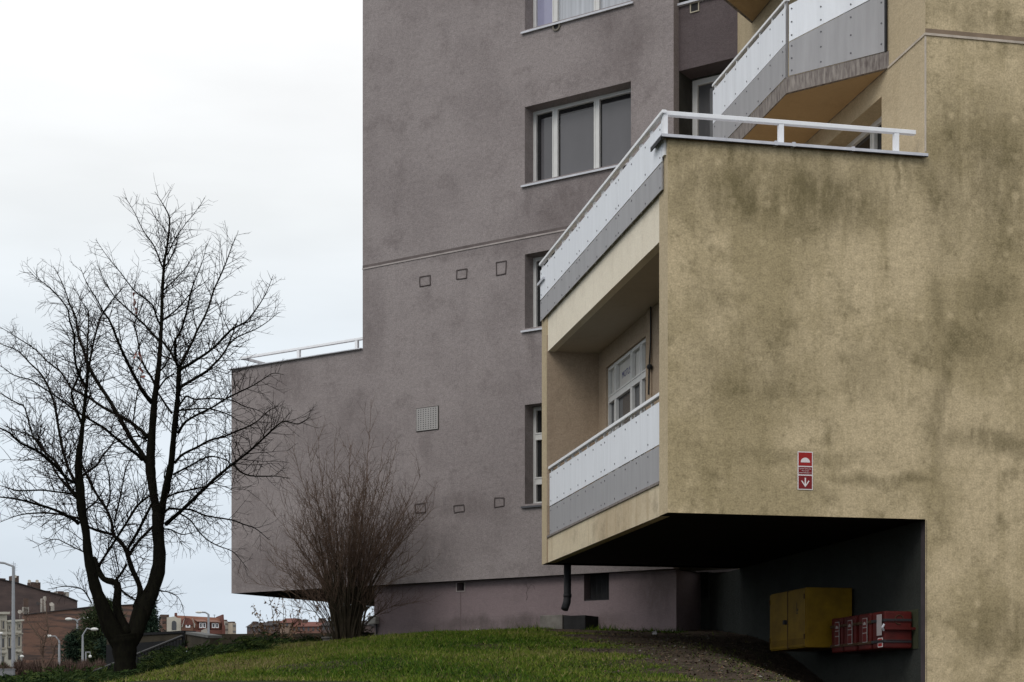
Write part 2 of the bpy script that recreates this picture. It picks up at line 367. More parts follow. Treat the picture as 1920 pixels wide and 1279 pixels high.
def gmix(f, a, c):
    n = N(t, 'ShaderNodeMix', data_type='RGBA')
    if isinstance(f, float): n.inputs[0].default_value = f
    else: t.links.new(f, n.inputs[0])
    for i, v in ((6, a), (7, c)):
        if isinstance(v, tuple): n.inputs[i].default_value = (*v, 1)
        else: t.links.new(v, n.inputs[i])
    return n.outputs[2]
def grng(s, a, c):
    r = N(t, 'ShaderNodeMapRange'); r.inputs['From Min'].default_value = a; r.inputs['From Max'].default_value = c; t.links.new(s, r.inputs[0]); return r.outputs[0]
turf = gmix(grng(gn(2.5), .35, .65), (.022, .032, .007), (.040, .036, .013))
soil = gmix(grng(gn(3.5, 8), .38, .66), (.095, .068, .050), (.030, .022, .015))
soil = gmix(grng(gn(38, 3), .5, .75), soil, (.085, .072, .06))
g1 = gmix(attr(t, 'dirt'), turf, soil)
farc = gmix(grng(gn(.08), .4, .6), (.09, .075, .06), (.06, .065, .035))
t.links.new(gmix(attr(t, 'far'), g1, farc), b.inputs['Base Color'])
bp = N(t, 'ShaderNodeBump'); bp.inputs['Strength'].default_value = .9; bp.inputs['Distance'].default_value = .12; t.links.new(gn(9, 10), bp.inputs['Height']); t.links.new(bp.outputs[0], b.inputs['Normal'])
me.materials.append(gm); go = bpy.data.objects.new('ground', me); col.objects.link(go); go['kind'] = 'structure'; go['label'] = 'grassy mound with bare trodden soil under the building'
def gzf(x, y): return float(gz(x, y))

# grass blades: uncountable, one object
rng = np.random.default_rng(5)
def leaf_object(name, P, D, Wd, Hs, tint, ramp_cols, label, kind='stuff', cat=None, parent=None, rough=.7):
    """many thin tapered blades: root P, direction*length D, half-width vectors Wd; tint in 0..1 per blade"""
    n = len(P); V = np.empty((n, 4, 3)); V[:, 0] = P - Wd; V[:, 1] = P + Wd; V[:, 2] = P + D * .6 + Wd * .7 + Hs; V[:, 3] = P + D
    T = np.empty((n, 4, 3)); T[:, 0] = P - Wd; T[:, 1] = P + Wd; T[:, 2] = P + D * .55 + Wd * .75 + Hs; T[:, 3] = P + D + Hs * .4
    V = T.reshape(-1, 3); o0 = np.array(wloc(parent)) if parent is not None else np.array([V[:, 0].mean(), V[:, 1].mean(), V[:, 2].min()])
    f = np.arange(n * 4).reshape(n, 4)
    me = bpy.data.meshes.new(name); me.from_pydata((V - o0).tolist(), [], f.tolist())
    a = me.attributes.new('tint', 'FLOAT', 'POINT'); a.data.foreach_set('value', np.repeat(tint, 4))
    key = 'leaf_' + name + str(hash(tuple(map(tuple, ramp_cols))) % 9999)
    m = bpy.data.materials.get(key)
    if not m:
        m = bpy.data.materials.new(key); m.use_nodes = True; t = m.node_tree; b = t.nodes['Principled BSDF']; b.inputs['Roughness'].default_value = rough; b.inputs['Specular IOR Level'].default_value = .06
        at = N(t, 'ShaderNodeAttribute'); at.attribute_name = 'tint'; r = N(t, 'ShaderNodeValToRGB'); t.links.new(at.outputs['Fac'], r.inputs[0]); t.links.new(r.outputs[0], b.inputs['Base Color'])
        e = r.color_ramp.elements
        while len(e) < len(ramp_cols): e.new(.5)
        for i, c in enumerate(ramp_cols): e[i].position = i / (len(ramp_cols) - 1); e[i].color = (*c, 1)
    me.materials.append(m); o = bpy.data.objects.new(name, me); col.objects.link(o)
    if parent is not None: o.parent = parent
    else: o.location = o0
    if kind: o['kind'] = kind
    if label: o['label'] = label
    if cat: o['category'] = cat
    return o
def grass():
    n = 330000
    Y = 14.5 + 19.5 * rng.random(n) ** .9; X = -6.6 + 10.5 * rng.random(n)
    keep = (X > lawn_edge(Y) - .25 + rng.normal(0, .12, n)) & (np.abs(X) < .34 * Y)
    dm = dirtmask(X, Y); keep &= rng.random(n) > dm * (.93 + .07 * (Y > 25))  - .02
    k0 = keep.copy()
    sG = (X - G0[0]) * uG[0] + (Y - G0[1]) * uG[1]; dG = (X - G0[0]) * nG[0] + (Y - G0[1]) * nG[1]
    keep |= (dG > -.12) & (dG < .22 + .2 * hnoise(X * 3, Y)) & (sG > G.hit(1095)) & (sG < G.hit(1285)) & (rng.random(n) < .8)
    keep &= ~((dG < -.12) & (sG > G.hit(692)))
    X, Y, dm = X[keep], Y[keep], dm[keep]; n = len(X)
    Z = gz(X, Y)
    clump = .5 + .5 * hnoise(X * 3.1, Y * 2.3) + .25 * hnoise(X * 9, Y * 8)
    h = (.022 + .035 * rng.random(n) ** 2) * (.6 + .8 * clump) * (1 - .5 * dm)
    tuft = rng.random(n) < .012; h[tuft] *= 2.2
    edge = np.exp(-((dG[keep] - .1) / .25) ** 2) * (sG[keep] > G.hit(700)) * (rng.random(n) < .3); h *= 1 + 1.9 * edge; h *= np.where((sG[keep] > G.hit(1095)) & (dG[keep] < .45), 2.2, 1)
    az = rng.random(n) * 6.283; lean = .35 + .5 * rng.random(n)
    D = np.stack([np.cos(az) * h * lean, np.sin(az) * h * lean, h], 1)
    a2 = rng.random(n) * 6.283; weed = rng.random(n) < .10 + .22 * (hnoise(X * 2.2 + 3, Y * 2.6) > .25); wd = np.where(weed, .008 + .010 * rng.random(n), .003 + .004 * rng.random(n)); D[weed, 2] *= .55; D[weed, :2] *= 1.6
    Wd = np.stack([np.cos(a2) * wd, np.sin(a2) * wd, 0 * wd], 1)
    tint = np.clip(.42 + .30 * hnoise(X * .8, Y * .55 + 2) + rng.normal(0, .2, n) + .1 * clump, 0, 1)
    tint = np.where(weed, np.clip(tint - .12, 0, 1), tint); left = sst(-X, 2.0, 4.2); tint = np.clip(tint + .22 * left, 0, 1); tint = np.where(rng.random(n) < .035, .97, tint)
    leaf_object('grass', np.stack([X, Y, Z - .005], 1), D, Wd, np.zeros((n, 3)), tint,
                [(.014, .038, .004), (.036, .080, .006), (.075, .116, .011), (.135, .150, .026), (.20, .16, .08)], 'short winter grass covering the mound', cat='grass')
grass()

# ------------------------------------------------------------------ the apartment tower
tower = thing('apartment_tower', (*ab(BX / 2, B1 / 2), 2.4), 'star shaped apartment tower with grey gable wing and stained ochre front', 'building')
def window(fr, s0, s1, z0, z1, depth, colsplit, rowsplit, panes, sill=True, sillm=None, fw=.055, blind=False, label=None):
    """frame (the window itself) in an opening, one pane per light, sill; colsplit / rowsplit: bar centres"""
    xs = [s0, *colsplit, s1]; zs = [z0, *rowsplit, z1]; holes = []
    for i, (a, b_) in enumerate(zip(xs, xs[1:])):
        for j, (c, e) in enumerate(zip(zs, zs[1:])):
            holes.append((a + fw * (1 if i == 0 else .8), b_ - fw * (1 if i == len(xs) - 2 else .8), c + fw, e - fw, i, j))
    m = MB(); m.wall(fr, s0, s1, z0, z1, holes, d=-depth, depth=.05)
    for h in holes:        # opening sash: a slightly raised inner rim
        a, b_, c, e = h[:4]; r = .028
        for (p0, p1, q0, q1) in ((a - .012, b_ + .012, c - .012, c + .012), (a - .012, b_ + .012, e - .012, e + .012), (a - .012, a + .012, c + .012, e - .012), (b_ - .012, b_ + .012, c + .012, e - .012)):
            m.box(fr, p0, p1, -depth - .04, -depth + .012, q0, q1)
    wo = m.build('window', M_frame, tower, label=label)
    for h in holes:
        p = MB(); a, b_, c, e = h[:4]
        p.box(fr, a - .004, b_ + .004, -depth - .055, -depth - .045, c - .004, e + .004)
        p.build('pane', panes(h[4], h[5]), wo)
    if blind:
        for h in holes:
            a, b_, c, e = h[:4]; p = MB(); w_ = min(.09, (b_ - a) * .2) * (1.0 if h[4] == 0 else .25)
            p.box(fr, a + w_ + .02, b_ - .002, -depth - .0445, -depth - .042, c, e - .10 - .02 * (h[4] % 2)); p.build('blind', M_blind, wo)
    if sill:
        k = MB(); k.hexa([fr.P(s0 - .06, -depth, z0 - .02), fr.P(s1 + .06, -depth, z0 - .02), fr.P(s1 + .06, .05, z0 - .075), fr.P(s0 - .06, .05, z0 - .075),
                          fr.P(s0 - .06, -depth, z0 + .012), fr.P(s1 + .06, -depth, z0 + .012), fr.P(s1 + .06, .05, z0 - .04), fr.P(s0 - .06, .05, z0 - .04)])
        k.build('sill', sillm or M_metal, wo)
    return wo

# grey gable wall
sL, sBk, sR, sP = G.hit(434), G.hit(680), G.hit(1263), G.hit(692)
ZG = G.at(980, 1082)[1]; ZJG = G.at(960, 449.5)[1]; ZW = G.at(560, 674)[1]; ZTOP = 21.0
swl, swr = G.hit(984), G.hit(1183)
wz = [(G.at(980, 345)[1], G.at(980, 202)[1]), (G.at(980, 617)[1], G.at(980, 478)[1]), (G.at(980, 946)[1], G.at(980, 760)[1])]
z1s = G.at(978, 58)[1]; wz.append((z1s, z1s + (wz[0][1] - wz[0][0])))
wz.append((z1s + 2.8, z1s + 4.2))
holes = [(swl, swr, a, c) for a, c in wz]
m = MB(); m.wall(G, sL, sBk, ZG, ZW, (), 0); m.wall(G, sBk, sR, ZG, ZTOP, holes, 0, .29)
D1, DW = -13.0, -6.5
m.face([G.P(sBk, 0, ZW), G.P(sBk, D1, ZW), G.P(sBk, D1, ZTOP), G.P(sBk, 0, ZTOP)]); m.face([G.P(sR, 0, ZG), G.P(sR, -.2, ZG), G.P(sR, -.2, ZTOP), G.P(sR, 0, ZTOP)])
m.face([G.P(sBk, 0, ZTOP), G.P(sR, 0, ZTOP), G.P(sR, D1, ZTOP), G.P(sBk, D1, ZTOP)]); m.face([G.P(sBk, D1, ZG), G.P(sR + 4, D1, ZG), G.P(sR + 4, D1, ZTOP), G.P(sBk, D1, ZTOP)])
m.face([G.P(sL, 0, ZG), G.P(sL, DW, ZG), G.P(sL, DW, ZW), G.P(sL, 0, ZW)]); m.face([G.P(sL, DW, ZG), G.P(sBk, DW, ZG), G.P(sBk, DW, ZW), G.P(sL, DW, ZW)])
m.face([G.P(sBk, DW, ZG), G.P(sBk, D1, ZG), G.P(sBk, D1, ZW), G.P(sBk, DW, ZW)])
m.build('wall', M_grey, tower, label='grey rendered gable wall with low side wing')
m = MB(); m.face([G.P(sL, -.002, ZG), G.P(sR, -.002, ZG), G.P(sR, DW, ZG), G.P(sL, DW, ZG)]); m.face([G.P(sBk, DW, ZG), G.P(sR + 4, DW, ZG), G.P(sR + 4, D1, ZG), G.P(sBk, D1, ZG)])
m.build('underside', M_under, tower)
m = MB(); m.face([G.P(sL, 0, ZW - .25), G.P(sBk, 0, ZW - .25), G.P(sBk, DW, ZW - .25), G.P(sL, DW, ZW - .25)]); m.build('terrace', M_conc, tower)
m = MB()     # wing coping
m.box(G, sL - .05, sBk - .003, -.3, .06, ZW, ZW + .025); m.box(G, sL - .05, sL + .3, DW, -.3, ZW, ZW + .025); m.build('coping', M_metal, tower, bevel=.008)
rz = G.at(675, 633, -.35)[1]
rl = MB(); sa, sb_ = G.hit(452, -.35), sBk - .02; rl.box(G, sa, sb_, -.4, -.33, rz - .05, rz); rl.box(G, sa, sa + .07, DW + .3, -.4, rz - .05, rz)
for px in (560, 669): s_ = G.hit(px, -.36); rl.box(G, s_ - .035, s_ + .035, -.395, -.335, ZW + .045, rz - .05)
for dd in (-2.2, -4.2): rl.box(G, sa + .005, sa + .065, dd - .03, dd + .03, ZW + .0, rz - .05)
rl.build('railing', M_white, tower, bevel=.006, label='white tube railing on the grey wing')
m = MB(); m.box(G, sBk, sR, .0, .014, ZJG - .028, ZJG); m.build('joint_bead', M_gjoint, tower)
m = MB(); m.box(G, sBk, sR, .0, .004, ZJG + .001, ZJG + .055); m.build('joint_band', M_gband, tower)
f = lambda px: G.hit(px, -.29)
M_blind = mat('grey_blind_behind_glass', (.115, .112, .12), .08, .12, 1.2, spec=.5, stretch=(1, .4))
window(G, swl, swr, *wz[0], .29, [f(1041), f(1119)], [], lambda i, j: M_glassd, blind=True)
window(G, swl, swr, *wz[3], .29, [f(1041), f(1119)], [], lambda i, j: M_glassb if i == 0 else M_curt)
window(G, swl, swr, *wz[4], .29, [f(1041), f(1119)], [], lambda i, j: M_glass)
window(G, swl, swr, *wz[1], .29, [f(1041), f(1119)], [], lambda i, j: M_glassd)
h_ = wz[2][1] - wz[2][0]
window(G, swl, swr, *wz[2], .29, [f(1034), f(1108)], [wz[2][0] + .25 * h_, wz[2][0] + .70 * h_], lambda i, j: M_glassd, sillm=mat('slate_sill', (.09, .09, .10), .5))
for (a, c) in wz[:5]:      # dark roller-box head over each opening
    pass
# perforated air grille
m = MB(); a0, c0 = G.at(782, 809); a1, c1 = G.at(822, 762); m.box(G, a0, a1, 0, .02, c0, c1, 0)
m.box(G, a0 - .012, a0, 0, .012, c0 - .012, c1 + .012, 2); m.box(G, a1, a1 + .012, 0, .012, c0 - .012, c1 + .012, 2); m.box(G, a0, a1, 0, .012, c1, c1 + .012, 2); m.box(G, a0, a1, 0, .012, c0 - .012, c0, 2)
for i in range(8):
    for j in range(10):
        m.disc(G.P(a0 + (i + .8) / 8.6 * (a1 - a0), .02, c0 + (j + .8) / 10.6 * (c1 - c0)), (*nG, 0), .011, .002, 6, 1)
m.build('air_grille', [mat('grille_plate', (.37, .355, .345), .5, .1, 5), M_dark, M_reveal], tower)
# patched-over vent openings: thin raised outlines
M_scar = mat('scar_mortar', (.105, .088, .086), .95, .3, 9)
for (x0, y0, x1, y1) in ((788, 517, 807, 536), (856, 504, 875, 524), (931, 490, 949, 515), (779, 944, 797, 962), (852, 947, 870, 962), (928, 933, 946, 951)):
    a0, a1 = G.at(x0, y0)[0], G.at(x1, y1)[0]; c1, c0 = G.at((x0 + x1) / 2, y0 + 1)[1], G.at((x0 + x1) / 2, y1 - 1)[1]; k = .02; m = MB()
    j = lambda: random.uniform(-.012, .012)
    q = [(a0 + j(), c0 + j()), (a1 + j(), c0 + j()), (a1 + j(), c1 + j()), (a0 + j(), c1 + j())]
    for (p, r_) in zip(q, q[1:] + q[:1]):
        m.tube([G.P(p[0], .0, p[1]), G.P((p[0] + r_[0]) / 2 + j() * .5, .0, (p[1] + r_[1]) / 2 + j() * .5), G.P(r_[0], .0, r_[1])], [k * .8, k * .65, k * .8], 5)
    m.build('patched_vent', M_scar, tower)
# round flue under the top window, small stub vents
s_, z_ = G.at(1044, 50); m = MB()
for k in range(14):
    a = k / 14 * 6.283; b_ = (k + 1) / 14 * 6.283
    for r0, r1, d0 in ((.055, .085, .03),):
        m.hexa([G.P(s_ + r0 * math.cos(a), 0, z_ + r0 * math.sin(a)), G.P(s_ + r1 * math.cos(a), 0, z_ + r1 * math.sin(a)), G.P(s_ + r1 * math.cos(b_), 0, z_ + r1 * math.sin(b_)), G.P(s_ + r0 * math.cos(b_), 0, z_ + r0 * math.sin(b_)),
                G.P(s_ + r0 * math.cos(a), d0, z_ + r0 * math.sin(a)), G.P(s_ + r1 * math.cos(a), d0, z_ + r1 * math.sin(a)), G.P(s_ + r1 * math.cos(b_), d0, z_ + r1 * math.sin(b_)), G.P(s_ + r0 * math.cos(b_), d0, z_ + r0 * math.sin(b_))])
m.disc(G.P(s_, .004, z_), (*nG, 0), .056, .002, 14, 1); m.build('flue', [mat('flue_ring', (.17, .155, .13), .7), M_dark], tower)
# plinth, set back under the wall
PD = -.16; ZGR = 1.7
sw0, sw1 = G.hit(1095, PD), G.hit(1142, PD); wzb, wzt = G.at(1118, 1126, PD)[1], G.at(1118, 1075, PD)[1]
sv0, sv1 = G.hit(857, PD), G.hit(871, PD); vz0, vz1 = G.at(864, 1108, PD)[1], G.at(864, 1093, PD)[1]
sPR = G.hit(1268, PD)
m = MB(); m.wall(G, sP, sPR, ZGR, ZG, [(sw0, sw1, wzb, wzt), (sv0, sv1, vz0, vz1)], PD, .25)
m.face([G.P(sP, PD, ZGR), G.P(sP, D1, ZGR), G.P(sP, D1, ZG), G.P(sP, PD, ZG)]); m.face([G.P(sPR, PD, ZGR), G.P(sPR, -1.1, ZGR), G.P(sPR, -1.1, ZG), G.P(sPR, PD, ZG)])
m.face([G.P(sP, D1, ZGR), G.P(sR + 4, D1, ZGR), G.P(sR + 4, D1, ZG), G.P(sP, D1, ZG)])
m.build('plinth', M_plinth, tower, label='mauve plinth set back under the grey wall')
m = MB(); m.box(G, sw0, sw1, PD - .3, PD - .22, wzb, wzt, 1)
for k in range(1, 5): s_ = sw0 + (sw1 - sw0) * k / 5; m.tube([G.P(s_, PD - .1, wzb), G.P(s_, PD - .1, wzt)], .007, 6, 1)
m.box(G, sw0, sw1, PD - .2, PD - .02, wzb, wzb + .02, 1); m.build('cellar_window', [M_glassd, M_dark], tower)
m = MB(); m.box(G, sv0, sv1, PD - .24, PD - .2, vz0, vz1, 1); k = .016
m.box(G, sv0 - k, sv0, PD, PD + .012, vz0 - k, vz1); m.box(G, sv1, sv1 + k, PD, PD + .012, vz0 - k, vz1); m.box(G, sv0, sv1, PD, PD + .012, vz0 - k, vz0); m.build('vent', [M_gjoint, M_dark], tower)
m = MB(); pts = [G.at(986, 1091, PD), G.at(987, 1098, PD), G.at(990, 1104, PD), G.at(987, 1112, PD), G.at(989, 1120, PD), G.at(986, 1126, PD)]
m.tube([G.P(s_, PD, z_) for s_, z_ in pts], .006, 4); pts = [G.at(990, 1104, PD), G.at(996, 1096, PD), G.at(1001, 1099, PD), G.at(1003, 1106, PD)]; m.tube([G.P(s_, PD, z_) for s_, z_ in pts], .004, 4); m.build('crack', M_scar, tower)
m = MB(); s_ = (sv0 + sv1) / 2; m.box(G, s_ - .012, s_ + .010, PD, PD + .002, ZG - 1.05, vz0 - .02); m.build('drip_stain', mat('drip_stain', (.15, .115, .118), .95), tower)
# recessed plum bay between the grey wall and the ochre body
GR = Fr(G.P(sR, -.2, 0)[:2], uG, nG)
s1381 = GR.hit(1383); bS = SB.hit(1409)
zr0 = GR.at(1275, 133)[1]
m = MB(); m.wall(GR, 0, s1381, zr0, zr0 + 1.12, (), 0)
m.face([GR.P(0, 0, zr0), GR.P(s1381, 0, zr0), GR.P(s1381, -.45, zr0), GR.P(0, -.45, zr0)])
m.wall(GR, 0, s1381, zr0 + 2.8, ZTOP, (), 0); m.build('spandrel', M_plum, tower)
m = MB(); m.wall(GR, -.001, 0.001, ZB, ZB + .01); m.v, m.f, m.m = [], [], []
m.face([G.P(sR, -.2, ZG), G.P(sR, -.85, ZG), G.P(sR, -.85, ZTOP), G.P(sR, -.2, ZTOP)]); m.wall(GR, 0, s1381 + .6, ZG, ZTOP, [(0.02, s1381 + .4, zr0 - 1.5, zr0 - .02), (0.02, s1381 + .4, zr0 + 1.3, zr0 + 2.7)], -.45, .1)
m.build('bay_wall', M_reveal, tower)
window(GR, .03, s1381 + .38, zr0 - 1.48, zr0 - .03, .46, [GR.hit(1352, -.46)], [], lambda i, j: M_glass if i == 0 else M_curt, sill=False, fw=.09)
window(GR, .03, s1381 + .38, zr0 + 1.3, zr0 + 2.7, .46, [GR.hit(1352, -.46)], [], lambda i, j: M_glass, sill=False, fw=.09)
m = MB(); m.box(GR, 0, s1381, 0, .06, zr0 + 1.121, zr0 + 1.16); m.build('ledge', M_metal, tower)
m = MB(); s_, z_ = GR.at(1303, 14); q = .07; k = .018
m.box(GR, s_ - q, s_ + q, .0, .006, z_ - q, z_ + q, 1)
for a, b_, c, e in ((-q - k, -q, -q - k, q + k), (q, q + k, -q - k, q + k), (-q, q, q, q + k), (-q, q, -q - k, -q)): m.box(GR, s_ + a, s_ + b_, 0, .02, z_ + c, z_ + e)
m.build('vent', [mat('vent_frame', (.42, .38, .30), .6), M_dark], tower)

# ochre body: front, side wall and the bay return
ZF0 = 1.2
m = MB(); m.wall(F, BX, BX + 7, ZF0, ZTOP, (), 0); 
m.face([F.P(BX, 0, ZTOP), F.P(BX + 7, 0, ZTOP), F.P(BX + 7, -9, ZTOP), F.P(BX, -9, ZTOP)]); m.face([F.P(BX + 7, 0, ZF0), F.P(BX + 7, -9, ZF0), F.P(BX + 7, -9, ZTOP), F.P(BX + 7, 0, ZTOP)])
# box front
m.wall(F, 0, BX, ZB, ZT, (), 0)
m.build('wall', M_ochre, tower, label='stained ochre rendered front wall')
hw0, hw1 = SB.hit(1653), 3.3; hz1 = SB.at(1653, 181)[1]; hz0 = hz1 - 1.75
hd = (hw0, hw1, hz0 + 2.8, hz1 + 2.8)
m = MB(); m.wall(SB, 0, bS, ZB, ZTOP, [(hw0, hw1, hz0, hz1), hd], 0, .3)
m.build('wall', M_ochre_side, tower, label='ochre side wall above the terrace')
window(SB, hw0, hw1, hz0, hz1, .3, [hw0 + .35, hw0 + .95], [], lambda i, j: M_glassd, sill=False, fw=.07)
window(SB, hw0, hw1, hz0 + 2.8, hz1 + 2.8, .3, [hw0 + .35, hw0 + .95], [], lambda i, j: M_glassd, sill=False, fw=.07)
m = MB(); pa, pb = GR.P(s1381, 0, 0)[:2], SB.P(bS, 0, 0)[:2]
m.face([(*pa, ZB), (*pb, ZB), (*pb, ZTOP), (*pa, ZTOP)]); m.face([GR.P(s1381, 0, ZB), GR.P(s1381, -.45, ZB), GR.P(s1381, -.45, ZTOP), GR.P(s1381, 0, ZTOP)]); m.build('bay_return', M_ochre_side, tower)
m = MB(); m.box(F, BX - .012, BX + 7, 0, .016, ZJ - .03, ZJ); m.box(SB, .0, SB.hit(1666), 0, .014, ZJ - .03, ZJ); m.build('joint_bead', M_joint, tower)
m = MB(); m.box(F, BX, BX + 7, 0, .004, ZJ + .001, ZJ + .06); m.build('joint_band', M_jband, tower)
m = MB(); m.box(F, BX - .006, BX + .012, -.012, .005, ZT + .06, ZJ - .035); m.build('corner_bead', M_joint, tower)

# projecting box: end walls, floors, parapets
m = MB(); 
m.face([S.P(0, 0, ZB), S.P(TW, 0, ZB), S.P(TW, 0, ZT), S.P(0, 0, ZT)]); m.face([S.P(TW, 0, ZB), S.P(TW, -BX, ZB), S.P(TW, -BX, ZT), S.P(TW, 0, ZT)])
m.face([S.P(0, 0, ZT), S.P(TW, 0, ZT), S.P(TW, -BX, ZT), S.P(0, -BX, ZT)])
m.build('end_wall', M_ochre_side, tower, label='edge of the near end wall of the box')
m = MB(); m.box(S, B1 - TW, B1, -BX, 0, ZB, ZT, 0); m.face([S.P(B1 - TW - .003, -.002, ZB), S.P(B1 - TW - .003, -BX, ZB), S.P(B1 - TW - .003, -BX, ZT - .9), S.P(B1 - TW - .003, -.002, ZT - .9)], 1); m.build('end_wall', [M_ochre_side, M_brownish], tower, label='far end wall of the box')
zc = S.at(1235, 455, -.02)[1]; zfp = S.at(1237, 369, -.02)[1]
zl0, zl1, zl2, zl3 = [S.at(1233, y, -.06)[1] for y in (906, 838, 757, 741)]
zu0, zu1, zu2, zu3 = zfp, S.at(1237, 315)[1], S.at(1237, 235, .03)[1], S.at(1237, 216, .03)[1]
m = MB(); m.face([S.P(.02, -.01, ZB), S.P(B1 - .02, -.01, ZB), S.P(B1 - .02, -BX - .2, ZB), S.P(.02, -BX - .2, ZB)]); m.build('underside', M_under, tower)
m = MB(); m.box(S, TW, B1 - TW, -.14, -.02, ZB - .001, zl0 - .02); m.build('fascia', M_creamd, tower, label='drip stained lower edge beam of the loggia')
m = MB(); m.box(S, TW, B1 - TW, -.14, -.019, zc, zfp + .3); m.build('fascia', M_cream, tower, label='clean cream upper edge beam of the loggia')
m = MB(); m.box(S, TW, B1 - TW, -BX, -.14, ZB + .01, ZB + .25); m.build('floor', M_conc, tower)
m = MB(); m.box(S, TW, B1 - TW, -BX, -.14, zc + .003, zc + .22); m.build('ceiling', M_ceil, tower)
# loggia interior
BA = -.875
LB = Fr(S.P(0, BA, 0)[:2], uS, nS)
lw0, lw1 = LB.hit(1213), LB.hit(1136); lz1 = LB.at(1136, 690)[1]; lzt = LB.at(1139, 749)[1]
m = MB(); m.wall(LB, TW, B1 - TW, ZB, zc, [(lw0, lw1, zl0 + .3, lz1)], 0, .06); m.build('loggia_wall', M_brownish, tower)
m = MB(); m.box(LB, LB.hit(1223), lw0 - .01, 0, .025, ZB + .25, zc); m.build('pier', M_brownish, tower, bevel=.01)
m = MB(); pp = [LB.at(1223, 590, .04), LB.at(1220, 640, .04), LB.at(1217, 690, .04), LB.at(1216, 740, .04)]
m.tube([LB.P(LB.hit(1220, .04), .04, zc)] + [LB.P(s_, .04, z_) for s_, z_ in pp[1:]], .012, 5); m.sphere(LB.P(LB.hit(1218, .05), .05, LB.at(1218, 688, .05)[1]), .045, 8); m.build('cable', M_dark, tower)
wm = [LB.hit(x) for x in (1198, 1180, 1150)]
wo = window(LB, lw0, lw1, zl0 + .3, lz1, .04, wm, [lzt], lambda i, j: M_opal if j == 1 else M_glass, sill=False, fw=.05, label='white loggia window with opaque upper lights')
M_ink = mat('blue_ink', (.09, .09, .22), .6)
zt_ = (lzt + lz1) / 2
nb = Vector((*nS, 0)); al = Vector((-uS[0], -uS[1], 0))
text_mesh('MOTUS', .15, 'notice', M_ink, wo, (LB.P((wm[1] + wm[2]) / 2, -.04 - .043, zt_), al, nb))
text_mesh('DO', .15, 'notice', M_ink, wo, (LB.P((lw0 + wm[0]) / 2 - .02, -.04 - .043, zt_ + .02), al, nb))
# balustrades
def panel(fr, s0, s1, zb0, zb1, zt0, zt1, d0, d1, m_, parent, nb=None, rows=2, name='panel', label=None):
    """sheet panel, bottom edge zb0->zb1, top edge zt0->zt1, with bolt heads"""
    p = MB(); p.hexa([fr.P(s0, d0, zb0), fr.P(s1, d0, zb1), fr.P(s1, d1, zb1), fr.P(s0, d1, zb0), fr.P(s0, d0, zt0), fr.P(s1, d0, zt1), fr.P(s1, d1, zt1), fr.P(s0, d1, zt0)])
    nb = nb or max(2, int((s1 - s0) / .42))
    for i in range(nb):
        f_ = (i + .5) / nb if nb > 2 else .1 + .8 * i / max(1, nb - 1)
        f_ = .03 + .94 * i / max(1, nb - 1)
        for j in range(rows):
            g_ = .14 + .72 * j / max(1, rows - 1) if rows > 1 else .5
            lo, hi = zb0 + (zb1 - zb0) * f_, zt0 + (zt1 - zt0) * f_
            p.disc(fr.P(s0 + (s1 - s0) * f_, d1, lo + (hi - lo) * g_), (*fr.n, 0), .012, .006, 6, 1)
    return p.build(name, [m_, M_bolt], parent, label=label)
def balustrade(fr, s0, s1, zs, d, joints, nbal, label, lip=True):
    z0, z1, z2, z3 = zs
    h = MB(); h.box(fr, s0, s1, d - .035, d + .03, z3 - .045, z3); bal = h.build('balustrade', M_white, tower, bevel=.006, label=label)
    c = [s0, *joints, s1]
    for a, b_ in zip(c, c[1:]):
        panel(fr, a + .003, b_ - .003, z1 + .012, z1 + .012, z2, z2, d - .006, d + .006, M_panel, bal, label='white upper panel')
        panel(fr, a + .003, b_ - .003, z0, z0, z1 - .006, z1 - .006, d - .006, d + .006, M_gpanel, bal, label='grey lower panel')
    for k in range(nbal):
        s_ = s0 + .06 + (s1 - s0 - .12) * k / (nbal - 1)
        q = MB(); q.box(fr, s_ - .018, s_ + .018, d - .045, d - .009, z0 + .02, z3 - .046); q.build('baluster', M_white, bal)
    if lip:
        q = MB(); q.box(fr, s0 - .02, s1 + .02, d - .03, d + .05, z0 - .045, z0 - .012); q.build('sill_strip', M_conc, bal)
    return bal
balustrade(S, TW + .01, B1 - TW - .01, (zl0, zl1, zl2, zl3), -.05, [TW + 2.9], 14, 'loggia railing with white and grey sheet panels')
balustrade(S, .14, B1 - .04, (zu0, zu1, zu2, zu3), .03, [2.2, 4.4], 15, 'terrace railing with white and grey sheet panels', lip=False)
# coping and tube rail along the front
m = MB(); m.box(F, -.10, BX + .005, -TW - .05, .07, ZT, ZT + .012, 0); m.box(F, -.10, BX + .005, .045, .07, ZT - .03, ZT - .001, 1)
m.box(F, -.1, -.085, -TW - .05, .044, ZT - .05, ZT - .001, 1); m.box(F, -.10, BX + .005, .0705, .074, ZT - .022, ZT + .014, 0)
for px in (1452, 1485, 1596): s_ = F.hit(px); m.box(F, s_ - .02, s_ + .02, -.01, .0755, ZT - .026, ZT + .028, 0)
m.build('coping', [M_metal, M_dark], tower)
m = MB(); m.box(S, B1 - TW - .04, B1 + .06, -BX, .07, ZT, ZT + .04); m.build('coping', M_metal, tower)
h = MB(); h.box(F, -.035, F.hit(1716, -.1), -.14, -.07, zu3 - .055, zu3); h.box(S, .04, .15, -.0, .06, zu3 - .045, zu3 - .001)
r1 = h.build('railing', M_white, tower, bevel=.007, label='white tube rail above the ochre front')
for px in (1464, 1680):
    s_ = F.hit(px, -.1); q = MB(); q.box(F, s_ - .032, s_ + .032, -.135, -.075, ZT + .012, zu3 - .056); q.build('post', M_white, r1)
q = MB(); q.box(S, .06, .14, -.02, .03, ZT - .2, zu3 - .046); q.build('post', M_white, r1)

